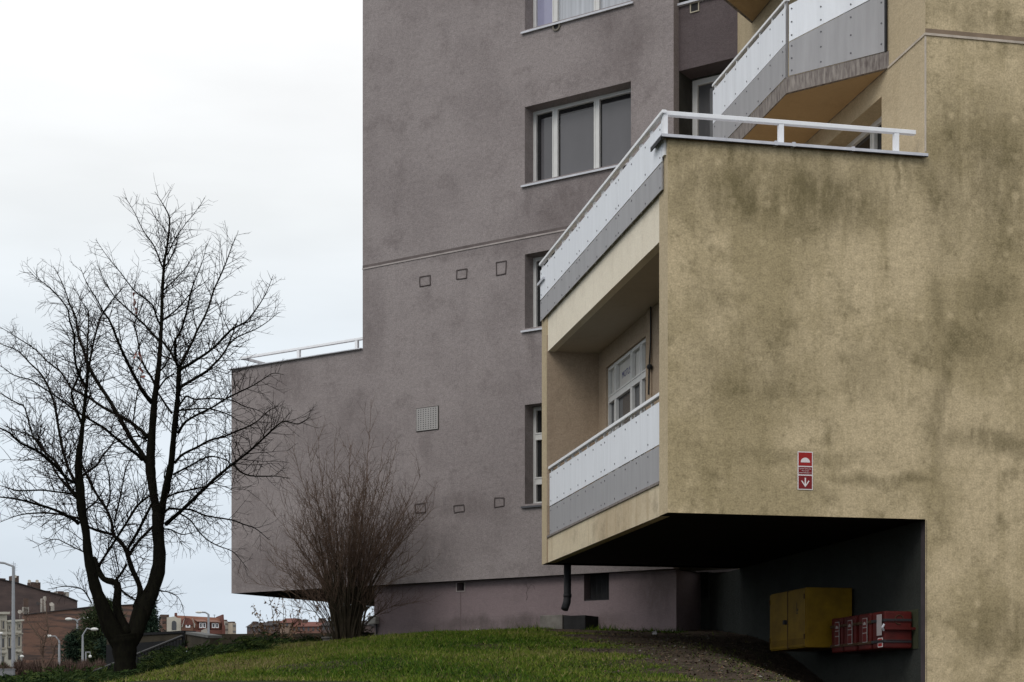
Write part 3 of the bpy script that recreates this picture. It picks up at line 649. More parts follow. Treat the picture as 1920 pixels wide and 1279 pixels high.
# upper trapezoid balcony and the next one above
M_galv_ = mat('grey_post', (.22, .21, .21), .6)
def balcony(z, first):
    pts = {}
    T = Fr((0, 0), (1, 0), (0, -1))
    def on(px, py):    # point of the soffit plane seen at a pixel
        Y = (z - EYE) * FPX / (HY - py); return np.array([(px - CX) / FPX * Y, Y])
    aB = 2.40; q = ab(aB, 0); FB = Fr(q, uS, nS)
    b0 = FB.hit(1475) if first else B0[0]; b1 = FB.hit(1337) if first else B0[1]
    Bc, Ac = ab(aB, b0), ab(aB, b1); w_ = BX - aB
    Cc, Dc = ab(BX, b0 - w_ * 1.10), ab(BX, b1 + w_ * 1.0)
    th = .225
    m = MB(); m.slab([tuple(Cc), tuple(Dc), tuple(Ac), tuple(Bc)], z + .004, z + th)
    sl = m.build('balcony', M_conc, tower, label='trapezoid balcony with slanting panels' if first else None)
    m = MB(); k = .05
    cen = (Bc + Ac + Cc + Dc) / 4; sh = lambda p: tuple(p + (cen - p) * .035)
    m.slab([sh(Cc), sh(Dc), sh(Ac), sh(Bc)], z, z + .003); m.build('soffit', M_soffit, sl)
    zz = [z + .23, FB.at(1470, 87)[1] if first else z + .55, FB.at(1470, 17)[1] if first else z + 1.1]; zr = zz[2] + .11
    nn = 7
    panel(FB, b0 + .03, b1 - .02, zz[0], zz[0], zz[1] - .005, zz[1] - .005, .0, .01, M_gpanel, sl, nn)
    panel(FB, b0 + .03, b1 - .02, zz[1] + .005, zz[1] + .005, zz[2], zz[2], .0, .01, M_panel, sl, nn)
    h = MB(); h.box(FB, b0 + .0, b1, -.05, .02, zr - .04, zr); h.build('handrail', M_white, sl, bevel=.006)
    for k in range(7):
        s_ = b0 + .08 + (b1 - b0 - .16) * k / 6; h = MB(); h.box(FB, s_ - .018, s_ + .018, -.04, -.004, zz[0], zr - .041); h.build('baluster', M_white, sl)
    ul = (Cc - Bc) / np.linalg.norm(Cc - Bc); nl = np.array((ul[1], -ul[0]));
    if nl[1] > 0: nl = -nl
    OB = Fr(Bc, ul, nl); Ln = np.linalg.norm(Cc - Bc)
    sA = .04; sE = Ln - .06; zs0 = zz[1]; zs1 = OB.at(1634, 0)[1] if first else zz[1] + .3
    if first: zs1 = zs0 + (zs1 - zs0) * (sE - sA) / max(.2, (OB.hit(1634) - sA))
    panel(OB, sA, sE, zz[0], zz[0], zs0, zs1, .0, .01, M_gpanel, sl, 4, 3)
    panel(OB, sA, sE, zs0 + .012, zs1 + .012, max(zz[2], zs0 + .1), zs1 + .5, .0, .01, M_panel, sl, 4, 3)
    h = MB(); h.tube([OB.P(0, -.02, zz[0]), OB.P(0, -.02, zr + .02)], .013, 6); h.build('post', M_galv_, sl)
    h = MB(); h.box(OB, sE + .005, sE + .03, -.03, .015, z + th, zs1 + .5); h.build('post', M_dark, sl)
    nl2 = Fr(Ac, (Dc - Ac) / np.linalg.norm(Dc - Ac), (-1, 0))
    h = MB(); L2 = np.linalg.norm(Dc - Ac); p0, p1 = Ac, Dc
    h.hexa([(*p0, zz[0]), (*p1, zz[0]), (*(p1 + .012 * v2(uF)), zz[0]), (*(p0 + .012 * v2(uF)), zz[0]), (*p0, zz[2]), (*p1, zz[2]), (*(p1 + .012 * v2(uF)), zz[2]), (*(p0 + .012 * v2(uF)), zz[2])]); h.build('panel', M_panel, sl)
    return b0, b1
B0 = balcony(ZJ - .02, True); balcony(ZJ - .02 + 2.8, False)

# passage under the box
PW = Fr(ab(BX + .02, 0), uS, nS)
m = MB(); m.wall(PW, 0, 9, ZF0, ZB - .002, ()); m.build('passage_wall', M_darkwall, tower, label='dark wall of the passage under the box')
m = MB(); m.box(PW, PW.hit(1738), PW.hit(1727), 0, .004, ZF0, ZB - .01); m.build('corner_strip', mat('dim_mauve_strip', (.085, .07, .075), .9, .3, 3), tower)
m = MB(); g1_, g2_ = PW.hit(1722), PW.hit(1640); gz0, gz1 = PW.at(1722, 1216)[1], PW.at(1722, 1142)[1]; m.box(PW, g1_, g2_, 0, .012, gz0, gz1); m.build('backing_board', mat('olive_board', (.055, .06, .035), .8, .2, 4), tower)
GP = Fr(G.P(sPR, -1.1, 0)[:2], uG, nG); e1 = GP.hit(1385); bw0, bw1 = GP.hit(1278), GP.hit(1328); bz0, bz1 = GP.at(1328, 1121)[1], GP.at(1328, 1072)[1]
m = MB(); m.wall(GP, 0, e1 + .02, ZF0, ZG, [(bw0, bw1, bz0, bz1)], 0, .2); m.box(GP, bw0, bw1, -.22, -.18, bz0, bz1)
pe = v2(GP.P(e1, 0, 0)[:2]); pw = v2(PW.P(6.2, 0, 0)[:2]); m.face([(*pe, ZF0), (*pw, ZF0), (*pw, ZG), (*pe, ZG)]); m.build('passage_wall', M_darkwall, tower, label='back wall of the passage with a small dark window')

# downpipe stub hanging under the far end of the box
m = MB(); c = v2(ab(.2, 6.9)); s0 = (1064 - CX) / FPX * c[1]; c[0] = s0; zb = EYE + (HY - 1143) / FPX * c[1]
m.tube([(c[0], c[1], ZB), (c[0], c[1], zb + .22), (c[0] - .01, c[1] - .01, zb + .12), (c[0] - .05, c[1] - .06, zb)], [.062, .062, .066, .062], 12)
m.tube([(c[0], c[1], zb + .20), (c[0], c[1], zb + .26)], .070, 12); m.build('downpipe', M_dark, tower, smooth=True)

# ------------------------------------------------------------------ small things on and by the building
M_red = mat('sign_red', (.33, .022, .02), .45, .12, 8); M_redd = mat('sign_dark_red', (.20, .018, .02), .5, .12, 8); M_sw = mat('sign_white', (.72, .68, .67), .5, .1, 9)
M_swd = mat('shaded_sign_white', (.30, .27, .26), .6, .15, 9); M_rdd = mat('shaded_sign_red', (.10, .012, .011), .5, .12, 8)  # sign colours again, dimmed for the passage shade
def fire_sign(fr, s0, s1, z0, z1, parent, d=0., text=True, arrow=True):
    M_sw, M_red, M_redd = (globals()['M_sw'], globals()['M_red'], globals()['M_redd']) if text else (M_swd, M_rdd, M_rdd)
    """plate with dome symbol, lettering strip and arrow; drawn as thin raised layers"""
    w_, h_ = s1 - s0, z1 - z0; p = MB(); p.box(fr, s0, s1, d, d + .006, z0, z1); pl = p.build('plate', M_sw, parent)
    e = w_ * .06; za, zb_ = z0 + h_ * .385, z0 + h_ * .61
    for (a, b_, mm) in ((z0 + e, za - e * .6, M_redd), (za + e * .7, zb_ - e * .6, M_redd), (zb_ + e * .7, z1 - e, M_red)):
        p = MB(); p.box(fr, s0 + e, s1 - e, d + .006, d + .008, a, b_); p.build('field', mm, parent)
    cs = (s0 + s1) / 2; up = fr.u[0] > 0 or abs(fr.u[0]) < .5
    p = MB(); r = w_ * .31; zc_ = zb_ + h_ * .105; poly = [(cs + r * math.cos(a), zc_ + r * .95 * math.sin(a)) for a in [math.pi * k / 14 for k in range(15)]]
    p.prism(fr, poly, d + .008, d + .0095); p.build('symbol', M_sw, parent)
    if arrow:
        p = MB(); zt = za - h_ * .07; zb2 = z0 + h_ * .07; k = w_ * .042
        p.prism(fr, [(cs - k, zb2 + .02), (cs + k, zb2 + .02), (cs + k, zt), (cs - k, zt)], d + .008, d + .0095)
        for sg in (-1, 1):
            x0, y0 = cs, zb2; x1, y1 = cs + sg * w_ * .27, zb2 + h_ * .155
            p.prism(fr, [(x0, y0), (x1, y1), (x1 - sg * k * 1.3, y1 + k * 1.3), (x0, y0 + k * 2.6)][::sg], d + .0081, d + .0096)
        p.build('arrow', M_sw, parent)
    if text:
        sg = 1
        for i, tx in enumerate(('Zawory hydrantowe', '4 szt. nasady', 'zasilania hydrantu nr 1')):
            zc_ = zb_ - (zb_ - za) * (.27 + .23 * i)
            text_mesh(tx, w_ * .093, 'lettering', M_sw, parent, (fr.P(cs, d + .0082, zc_), (*(fr.u * (1 if fr is not S and fr.u[0] > 0 else -1)), 0), (*fr.n, 0)))
a0, z0 = F.at(1495, 919); a1, z1 = F.at(1523.5, 849)
sg = thing('fire_sign', F.P((a0 + a1) / 2, .0, z0), 'tall red sign with white dome and down arrow on the ochre front', 'sign')
fire_sign(F, a0, a1, z0 + .005, z1 + .01, sg, d=.004)
# yellow cabinet on the passage wall
YC = Fr(ab(BX - .72, 0), uS, nS); yb0, yb1 = YC.hit(1510), YC.hit(1443); yz0, yz1 = YC.at(1510, 1214)[1], YC.at(1510, 1101)[1]
M_yel = mat('yellow_enamel', (.215, .128, .008), .5, .25, 2.5, c2=(.13, .075, .006)); M_rust = mat('rusty_trim', (.06, .035, .02), .8)  # yellow darkened in colour to stand for the unlit passage
yc = thing('wall_cabinet', ab(BX - .36, (yb0 + yb1) / 2).tolist() + [yz0], 'large yellow two door metal cabinet in the dark passage', 'cabinet')
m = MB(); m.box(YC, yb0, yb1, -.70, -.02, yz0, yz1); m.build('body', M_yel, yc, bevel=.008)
ym = YC.hit(1477)
for a, b_ in ((yb0 + .012, ym - .012), (ym + .012, yb1 - .012)):
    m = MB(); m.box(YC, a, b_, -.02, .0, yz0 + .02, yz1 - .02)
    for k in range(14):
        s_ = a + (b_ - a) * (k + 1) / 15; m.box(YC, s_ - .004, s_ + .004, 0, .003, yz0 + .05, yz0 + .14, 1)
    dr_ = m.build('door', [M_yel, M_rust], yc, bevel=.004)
    for zq in (yz0 + .12, yz1 - .16):
        hx = a + .01 if a < ym - .1 else b_ - .01; m = MB(); m.tube([YC.P(hx, .008, zq), YC.P(hx, .008, zq + .07)], .011, 6); m.build('hinge', M_rust, dr_)
m = MB(); m.box(YC, ym + .03, ym + .10, 0, .04, (yz0 + yz1) / 2 - .06, (yz0 + yz1) / 2); m.build('handle', M_dark, yc)
m = MB(); m.box(YC, ym - .012, ym + .012, -.02, .004, yz0 + .01, yz1 - .01); m.build('seam_strip', M_rust, yc)
text_mesh('L', .15, 'mark', M_dark, yc, (YC.P(yb0 * .55 + ym * .45, .002, yz0 + (yz1 - yz0) * .70), al, nb))
text_mesh('=', .15, 'mark', M_dark, yc, (YC.P(yb0 * .55 + ym * .45, .002, yz0 + (yz1 - yz0) * .60), al, nb))
# four red valve cabinets in a row
RC = Fr(ab(BX - .40, 0), uS, nS); M_cab = mat('red_enamel', (.085, .011, .009), .5, .3, 3, c2=(.05, .008, .007)); M_paper = mat('white_paper', (.36, .32, .32), .7, .1, 4)  # red and paper white darkened in colour for the passage shade
rb = [RC.hit(x) for x in (1651, 1624, 1596, 1572)]; rz0, rz1 = RC.at(1655, 1216)[1], RC.at(1655, 1146)[1]
pit = (rb[3] - rb[0]) / 3; hw = pit * .42
def red_cabinet(bc, first):
    base = (*ab(BX - .2, bc), rz0)
    labs = {0: 'nearest red valve cabinet, white paper taped over its sign', 1: 'second red valve cabinet from the passage mouth, beside the papered one', 2: 'third red valve cabinet from the passage mouth', 3: 'farthest red valve cabinet, nearest the yellow cabinet'}
    r = thing('valve_cabinet', base, labs[first], 'cabinet', 'red valve cabinets in the passage')
    b0, b1 = bc - hw * .62, bc + hw * 1.3
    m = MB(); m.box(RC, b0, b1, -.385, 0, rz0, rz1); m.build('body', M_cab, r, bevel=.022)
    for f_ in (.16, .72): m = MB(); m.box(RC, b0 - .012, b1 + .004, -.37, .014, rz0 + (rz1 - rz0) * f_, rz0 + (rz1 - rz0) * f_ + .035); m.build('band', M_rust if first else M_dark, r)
    wS = hw * .62
    if first != 0: fire_sign(RC, bc - wS * .6, bc + wS * .6, rz0 + .10, rz1 - .06, r, d=.015, text=False, arrow=False)
    else:
        m = MB(); m.box(RC, bc - wS * .6, bc + wS * .6, .016, .022, rz0 + .17, rz1 - .04); m.build('paper', M_paper, r)
        m = MB(); m.box(RC, bc - wS * .6, bc + wS * .6, .002, .006, rz0 + .02, rz0 + .14); m.box(RC, bc - wS * .5, bc + wS * .5, .006, .008, rz0 + .03, rz0 + .07, 1); m.box(RC, bc - wS * .5, bc + wS * .5, .006, .008, rz0 + .08, rz0 + .13, 1); m.build('plate', [M_sw, M_red], r)
        RF = Fr(RC.P(b0, 0, 0)[:2], uF, nF)
        m = MB()
        for f_ in (.22, .48, .74): m.box(RF, .02, .37, 0, .012, rz0 + (rz1 - rz0) * f_ - .012, rz0 + (rz1 - rz0) * f_)
        m.box(RF, -.02, .52, .012, .05, rz0 + (rz1 - rz0) * .50, rz0 + (rz1 - rz0) * .50 + .03); m.build('side_rail', M_cab, r)
        m = MB(); m.tube([RF.P(.2 + .06 * math.cos(a), .006, rz1 - .11 + .06 * math.sin(a)) for a in [k / 10 * 6.283 for k in range(9)]], .006, 5); m.build('ring', M_rust, r)
        m = MB(); m.tube([RF.P(-.02, .02, rz0 + .23), RF.P(-.05, .05, rz0 + .27), RF.P(-.03, .06, rz0 + .31)], .014, 6); m.build('latch', M_metal, r)
    return r
for i, bc in enumerate(rb): red_cabinet(bc, i)
# meter box on the plinth corner, with conduit
MBx = G.at(698, 1171, PD); s2, z2 = G.at(711, 1155, PD)
jb = thing('junction_box', G.P((MBx[0] + s2) / 2, PD, gzf(*G.P(s2, PD, 0)[:2])), 'pale plastic meter box with conduit on the plinth corner', 'box')
m = MB(); m.box(G, MBx[0] - .02, s2, PD + .002, PD + .12, MBx[1], z2); m.build('casing', mat('pale_plastic', (.42, .40, .37), .5, .15, 5), jb, bevel=.012)
m = MB(); s_ = G.hit(708, PD); m.tube([G.P(s_, PD + .03, MBx[1]), G.P(s_, PD + .03, gzf(*G.P(s_, PD, 0)[:2]) - .05)], .016, 8); m.build('conduit', M_dark, jb)
# light wells
def light_well(x0, x1, mtl, label, h=.26, open_front=False):
    a, b_ = G.hit(x0, .25), G.hit(x1, .25); zg = min(gzf(*G.P(a, .3, 0)[:2]), gzf(*G.P(b_, .3, 0)[:2]))
    r = thing('light_well', G.P((a + b_) / 2, .05, zg - .05), label, 'light well')
    m = MB(); m.box(G, a, b_, .22, .30, zg - .1, zg + h); m.build('front_slab', mtl, r, bevel=.01)
    for q in (a, b_ - .08):
        m = MB(); m.box(G, q, q + .08, PD, .219, zg - .1, zg + h - .003); m.build('side_slab', mtl, r)
    return r
light_well(1015, 1057, mat('light_well_concrete', (.20, .185, .165), .9, .4, 4), 'low concrete light well at the foot of the plinth')
light_well(1059, 1100, mat('shaded_light_well', (.03, .03, .03), .9, .4, 4), 'low light well block darkened like the shaded side of the concrete one')  # dark block: the concrete well's shaded face put into its colour
# small concrete block by the shrub
m = MB(); p = W(616, 1199, 32.0); KB = Fr((p.x - .12, p.y), uG, nG); zg = gzf(p.x, p.y); m.box(KB, 0, .26, -.2, 0, zg - .05, zg + .16); m.box(KB, -.02, .28, -.22, .02, zg + .161, zg + .2)
tag(m.build('concrete_block', mat('block_concrete', (.13, .12, .11), .9, .4, 6), None, bevel=.01), 'small grey capped concrete block left of the bare shrub', 'block')

# ------------------------------------------------------------------ the big bare tree
rnd = random.Random(11)
M_bark = mat('near_black_bark', (.0065, .0058, .005), .95, .5, 6, c2=(.012, .0115, .0075), stretch=(3, .6), spec=.02); M_twig = mat('dark_twig', (.017, .0125, .011), .95, spec=.03)  # near-black bark with slightly lighter mottling
TY = 25.0
LIMBS = [  # traced limbs: (pixel x, pixel y, width in px) ... then depth lean in metres over the limb
 ([(236, 1300, 46), (235, 1262, 42), (234, 1232, 42), (232, 1205, 50), (230, 1192, 56)], 0),
 ([(228, 1210, 36), (208, 1178, 34), (189, 1129, 25), (179, 1102, 22), (169, 1060, 19), (164, 1030, 17), (161, 996, 14.5), (153, 956, 17), (150, 916, 17), (147, 877, 14), (149, 846, 12), (152, 826, 9.5), (156, 786, 7), (160, 745, 6.5), (163, 720, 6), (165, 690, 6)], -.7),
 ([(236, 1215, 36), (252, 1186, 33), (268, 1142, 34), (283, 1112, 28), (296, 1072, 26), (299, 1036, 23), (296, 996, 22), (297, 966, 24)], .6),
 ([(297, 972, 20), (290, 940, 15), (285, 905, 17), (282, 880, 19), (282, 862, 18), (284, 826, 15), (289, 760, 12), (291, 740, 11), (297, 693, 9.5), (301, 640, 7.5), (303, 600, 6.5), (304, 559, 6), (306, 522, 5.5), (308, 493, 5), (313, 464, 4.5), (317, 431, 3.6), (317, 406, 2.8), (306, 384, 2), (292, 362, 1)], .3),
 ([(300, 968, 18), (306, 940, 13), (314, 903, 14), (321, 870, 12), (325, 826, 10.5), (329, 786, 11), (333, 746, 8.5), (335, 709, 9), (336, 688, 8)], -.6),
 ([(240, 1190, 20), (220, 1145, 17), (221, 1102, 14), (214, 1092, 13), (195, 1086, 11), (184, 1068, 11), (176, 1046, 10)], .35),
 ([(256, 1140, 16), (263, 1114, 12), (260, 1094, 10), (248, 1068, 10), (241, 1046, 9), (236, 1031, 8.5), (225, 1014, 7), (213, 1003, 7), (209, 978, 5.5), (199, 954, 5), (178, 922, 5), (160, 885, 4.5), (150, 862, 3), (141, 838, 2), (136, 815, 1.2)], .9),
 ([(213, 1003, 5.5), (195, 998, 5), (170, 990, 4.5), (158, 982, 4)], -.4),
 ([(237, 1035, 6), (246, 1018, 6), (258, 998, 6), (270, 974, 6), (281, 952, 5), (290, 935, 4)], -.5),
 ([(241, 1044, 6), (250, 1028, 6), (263, 1011, 5.5), (282, 992, 5), (300, 972, 4.5), (316, 954, 4.5), (334, 955, 4), (359, 956, 3.6), (386, 967, 3.2), (434, 975, 2.8), (456, 983, 2.4), (479, 991, 2), (502, 1010, 1.2)], 1.2),
 ([(213, 1092, 5.5), (224, 1080, 5), (238, 1058, 4.5)], .3),
 ([(184, 1062, 5.5), (196, 1044, 5), (218, 1010, 5), (240, 976, 4.5), (258, 948, 4.5), (277, 932, 4)], -.8),
 ([(221, 1100, 4), (236, 1114, 4), (256, 1127, 4)], .2),
 ([(214, 980, 3.5), (220, 955, 3.2), (226, 930, 3), (231, 903, 2.6), (237, 877, 2.2), (250, 853, 1.6), (262, 834, 1)], .5),
 ([(199, 954, 4), (206, 935, 3.2), (206, 912, 3), (204, 890, 2.6), (197, 866, 2.2), (192, 846, 1.5)], -.5),
 ([(158, 958, 4.5), (168, 950, 3.5), (182, 938, 3), (192, 922, 2.4), (196, 915, 1.4)], .4),
 ([(150, 896, 5), (165, 884, 4.5), (182, 872, 4), (190, 858, 3.6), (208, 836, 3), (218, 820, 2), (228, 812, 1.2)], .7),
 ([(275, 866, 11), (260, 842, 9), (248, 826, 8.5), (236, 805, 8.5), (222, 780, 8), (210, 759, 7.5), (197, 738, 7), (186, 722, 7), (167, 688, 7), (157, 658, 5.5), (150, 640, 5), (146, 624, 4.5), (143, 600, 3.8), (137, 582, 3), (130, 568, 2.6), (123, 547, 2.2), (113, 523, 1.8), (101, 501, 1)], 1.1),
 ([(163, 692, 4.5), (164, 660, 3.6), (164, 641, 3.4), (166, 610, 3), (166, 587, 2.6), (162, 577, 2.2), (155, 568, 1.8), (146, 552, 1.2), (138, 540, .8)], .4),
 ([(168, 684, 4.5), (170, 668, 4), (178, 631, 3.6), (186, 603, 3.2), (195, 584, 3), (206, 569, 2.6), (216, 556, 2.2), (226, 545, 1.6), (236, 533, .9)], -.7),
 ([(155, 800, 7), (152, 791, 6), (141, 765, 5), (134, 737, 4.5), (140, 722, 4), (147, 706, 3.6), (152, 688, 3)], -.3),
 ([(163, 728, 5.5), (152, 710, 5.5), (144, 690, 5), (141, 676, 4.6), (139, 655, 4.2), (140, 631, 4), (131, 603, 3.6), (127, 580, 3), (115, 563, 2.5), (101, 547, 2.2), (85, 533, 1.8), (70, 523, 1.5), (56, 509, .8)], -1.0),
 ([(152, 916, 8), (142, 906, 7), (134, 890, 6), (127, 876, 5.5), (115, 832, 5), (103, 762, 4.5), (96, 740, 4.2), (88, 720, 4), (77, 702, 3.8), (66, 690, 3.4), (56, 681, 3), (35, 659, 2.4), (15, 650, 1.8), (-5, 643, 1)], .9),
 ([(146, 905, 7), (127, 899, 6), (105, 874, 6), (75, 849, 5.5), (55, 838, 5), (37, 830, 4.5), (18, 812, 4), (-2, 802, 3), (-25, 790, 1.5)], -1.1),
 ([(144, 930, 6), (130, 912, 5), (112, 876, 5), (96, 858, 4.5), (79, 843, 4), (60, 812, 3.6), (47, 766, 3), (35, 757, 2.6), (23, 751, 2.2), (0, 737, 1.6), (-15, 730, .9)], .6),
 ([(148, 982, 8), (138, 974, 6.5), (116, 962, 5.5), (94, 953, 5), (70, 946, 4.5), (45, 939, 4), (25, 935, 3.4), (0, 932, 2.8), (-25, 930, 1.5)], -.9),
 ([(148, 972, 5), (130, 968, 4), (101, 963, 3.5), (70, 962, 3), (40, 965, 2.2), (18, 972, 1.4), (-4, 981, .8)], .8),
 ([(144, 926, 5), (120, 924, 3.5), (96, 921, 3.2), (75, 919, 3), (35, 920, 2.6), (12, 914, 2), (-8, 908, 1)], .5),
 ([(152, 945, 6), (142, 932, 5), (127, 914, 4.5), (112, 896, 4), (101, 879, 3.8), (88, 852, 3.2), (72, 828, 2.8), (55, 815, 2.2), (34, 808, 1.5), (12, 800, .8)], 1.0),
 ([(172, 1131, 3), (160, 1111, 2.6), (150, 1103, 2.2), (135, 1100, 2), (115, 1100, 1.6), (95, 1104, 1)], -.5),
 ([(157, 1035, 3), (140, 1027, 2.4), (122, 1018, 2.2), (106, 1011, 1.8), (88, 1015, 1.4), (66, 1026, .8)], .5),
 ([(336, 690, 6), (328, 676, 5), (320, 660, 4.5), (312, 650, 4), (305, 640, 4)], .25),
 ([(334, 690, 5), (329, 668, 5), (328, 640, 4.5), (334, 630, 4), (340, 618, 4), (348, 592, 3.6), (352, 575, 3.4), (357, 551, 3), (362, 535, 2.6), (368, 519, 2.2), (376, 500, 1.8), (383, 479, 1), (386, 462, .7)], -.9),
 ([(338, 686, 6.5), (348, 665, 5.5), (356, 650, 5.2), (363, 636, 5), (369, 621, 4.6), (383, 595, 4.2), (392, 573, 4), (401, 544, 3.6), (411, 522, 3.2), (419, 504, 3), (427, 484, 2.4), (434, 464, 2), (440, 450, 1.5), (446, 436, .8)], .8),
 ([(338, 692, 7), (352, 685, 6), (369, 674, 5.5), (388, 662, 5), (407, 646, 4.8), (428, 624, 4.5), (437, 616, 4), (460, 604, 3.2), (474, 588, 2.6), (487, 570, 2.2), (500, 547, 1.6), (510, 522, .8)], -1.3),
 ([(334, 744, 7), (338, 728, 6.5), (346, 721, 6), (360, 713, 5.6), (375, 704, 5.2), (388, 696, 5), (398, 686, 4.6), (412, 672, 4), (424, 655, 3.6), (432, 637, 3.2), (438, 622, 2.6), (446, 600, 1.8)], .9),
 ([(428, 648, 3), (442, 634, 2.8), (459, 626, 2.4), (480, 617, 2), (502, 603, 1.5), (520, 588, .8)], .4),
 ([(311, 983, 9), (322, 973, 8), (333, 964, 7.5), (346, 952, 7), (359, 940, 7), (372, 927, 6.5), (386, 914, 6.2), (399, 901, 6), (412, 890, 5.6), (425, 879, 5.2), (439, 868, 5), (460, 852, 4.4), (479, 836, 4), (500, 816, 3.5), (516, 801, 3), (533, 790, 2.6), (556, 795, 2.2), (567, 792, 1.7), (578, 785, .9)], -1.6),
 ([(304, 938, 4.5), (318, 930, 3.8), (333, 924, 3.6), (359, 918, 3.4), (388, 911, 3), (408, 900, 2.6), (426, 884, 2)], .5),
 ([(334, 962, 3.5), (346, 968, 3.2), (359, 978, 3), (372, 996, 2.8), (386, 1010, 2.6), (398, 1018, 2.4), (410, 1024, 2.2), (434, 1033, 1.8), (448, 1046, 1.4), (462, 1064, .8)], .9),
 ([(440, 872, 4), (450, 884, 3.4), (470, 892, 3), (500, 893, 2.4), (520, 893, 1.8), (540, 897, 1)], -.6),
 ([(328, 868, 6), (336, 858, 5), (343, 852, 4.8), (356, 845, 4.5), (369, 839, 4.2), (393, 826, 4), (422, 818, 3.5), (440, 810, 3.2), (460, 802, 2.8), (482, 790, 2.2), (504, 770, 1.6), (520, 762, .9)], .9),
 ([(325, 890, 4.5), (340, 882, 4), (356, 874, 3.6), (375, 863, 3.4), (393, 856, 3), (405, 857, 2.6), (417, 860, 2.2), (432, 868, 1.6), (446, 882, .9)], -.8),
 ([(334, 812, 6), (341, 800, 5.2), (348, 791, 5), (362, 782, 4.6), (375, 775, 4.4), (396, 765, 4), (422, 749, 3.6), (445, 737, 3.2), (460, 730, 3), (476, 722, 2.4), (495, 710, 2), (512, 700, 1.5), (530, 702, .8)], -1.2),
 ([(334, 764, 4.5), (342, 752, 3.8), (350, 743, 3.5), (358, 746, 3.2), (369, 749, 3), (388, 747, 2.8), (407, 747, 2.6), (436, 751, 2.2), (458, 762, 1.8), (480, 768, 1.4), (500, 778, .8)], .8),
 ([(334, 770, 4), (352, 768, 3.2), (376, 766, 3), (400, 768, 2.6), (425, 776, 2.2), (450, 790, 1.6), (470, 800, 1)], -.9),
 ([(290, 720, 5), (283, 706, 4.4), (274, 693, 4), (268, 680, 3.6), (263, 666, 3.4), (260, 648, 3.2), (256, 625, 3), (252, 610, 2.6), (256, 598, 2.2), (264, 578, 1.8), (270, 560, 1)], .7),
 ([(285, 755, 10), (277, 746, 8.5), (271, 738, 8), (264, 728, 7.4), (260, 720, 7), (251, 704, 6.4), (244, 690, 6), (236, 673, 5.6), (228, 656, 5.2), (221, 640, 5), (215, 624, 4.6), (209, 609, 4.2), (203, 597, 3.8), (194, 585, 3.2), (186, 570, 2.6), (178, 556, 2.2), (170, 543, 1.8), (162, 530, 1.5), (152, 505, .8)], -1.1),
 ([(299, 640, 5.5), (291, 631, 4.8), (284, 624, 4.4), (272, 610, 4), (263, 602, 3.8), (253, 592, 3.4), (244, 584, 3.2), (231, 572, 2.8), (218, 560, 2.5), (206, 543, 2.1), (195, 526, 1.8), (189, 512, 1.4), (184, 500, .8)], .8),
 ([(301, 610, 4.5), (296, 600, 4), (292, 589, 3.8), (288, 576, 3.4), (280, 566, 3), (268, 557, 2.8), (255, 548, 2.6), (240, 530, 2.2), (226, 511, 1.9), (210, 492, 1.6), (197, 475, 1.2), (182, 453, .7)], -.9),
 ([(304, 500, 3.4), (296, 478, 3), (288, 460, 2.6), (279, 447, 2.3), (270, 435, 2), (261, 417, 1.7), (252, 398, 1.3), (237, 373, .7)], .5),
 ([(314, 478, 2.8), (324, 456, 2.4), (335, 438, 2.1), (343, 427, 1.8), (350, 417, 1.6), (360, 406, 1.3), (368, 395, 1.1), (376, 384, .8), (382, 374, .5)], -.5),
 ([(306, 600, 3.6), (322, 588, 3), (338, 574, 2.6), (352, 556, 2.2), (368, 540, 1.6), (384, 530, .9)], .6),
 ([(310, 500, 3), (320, 484, 2.5), (328, 470, 2.1), (333, 450, 1.6), (338, 430, .8)], -.3),
 ([(305, 545, 3), (322, 530, 2.4), (340, 512, 2), (355, 492, 1.5), (366, 470, .8)], .5),
 ([(276, 820, 9), (266, 808, 7), (258, 802, 6.5), (247, 793, 6), (236, 786, 6), (223, 778, 5.6), (210, 773, 5.2), (197, 766, 5), (183, 757, 4.8), (170, 748, 4.6), (157, 741, 4.4), (145, 734, 4.2), (134, 728, 4), (124, 713, 3.6), (115, 699, 3.4), (102, 688, 3), (89, 678, 2.8), (74, 662, 2.5), (59, 650, 2.2), (40, 638, 1.9), (23, 627, 1.5), (-2, 612, .8)], 1.2),
 ([(268, 862, 9), (258, 853, 6.5), (247, 845, 5.8), (236, 837, 5.5), (223, 826, 5), (210, 815, 4.8), (197, 804, 4.6), (186, 797, 4.4), (174, 790, 4.2), (162, 783, 4), (141, 770, 3.8), (120, 754, 3.4), (99, 739, 3.2), (80, 727, 2.8), (59, 713, 2.6), (40, 708, 2.2), (23, 702, 1.9), (10, 692, 1.6), (-4, 683, .9)], -1.2),
 ([(273, 822, 4), (255, 818, 3), (240, 822, 2.6), (220, 828, 2.2), (200, 840, 1.6), (180, 848, 1)], .7),
 ([(284, 830, 4), (262, 818, 3.2), (250, 794, 2.8), (253, 770, 2.6), (256, 745, 2.4), (261, 725, 2.2), (265, 700, 1.6)], .8),
 ([(314, 905, 3), (308, 895, 2.6), (310, 880, 2.2)], .1),
 ([(296, 995, 4), (316, 992, 3), (340, 1002, 2.4), (356, 1000, 1.6), (372, 996, .9)], -.5),
 ([(284, 1100, 3.5), (300, 1108, 2.4), (316, 1110, 2), (334, 1120, 1.4), (344, 1140, .8)], .7),
 ([(293, 700, 4), (306, 690, 3), (316, 672, 2.6), (322, 652, 2.2), (330, 636, 1.6)], .5),
 ([(289, 745, 4), (302, 722, 3.4), (314, 708, 3), (327, 702, 3)], -.2),
 ([(297, 738, 4), (306, 752, 4), (314, 764, 4.5), (322, 775, 5)], -.3),
]
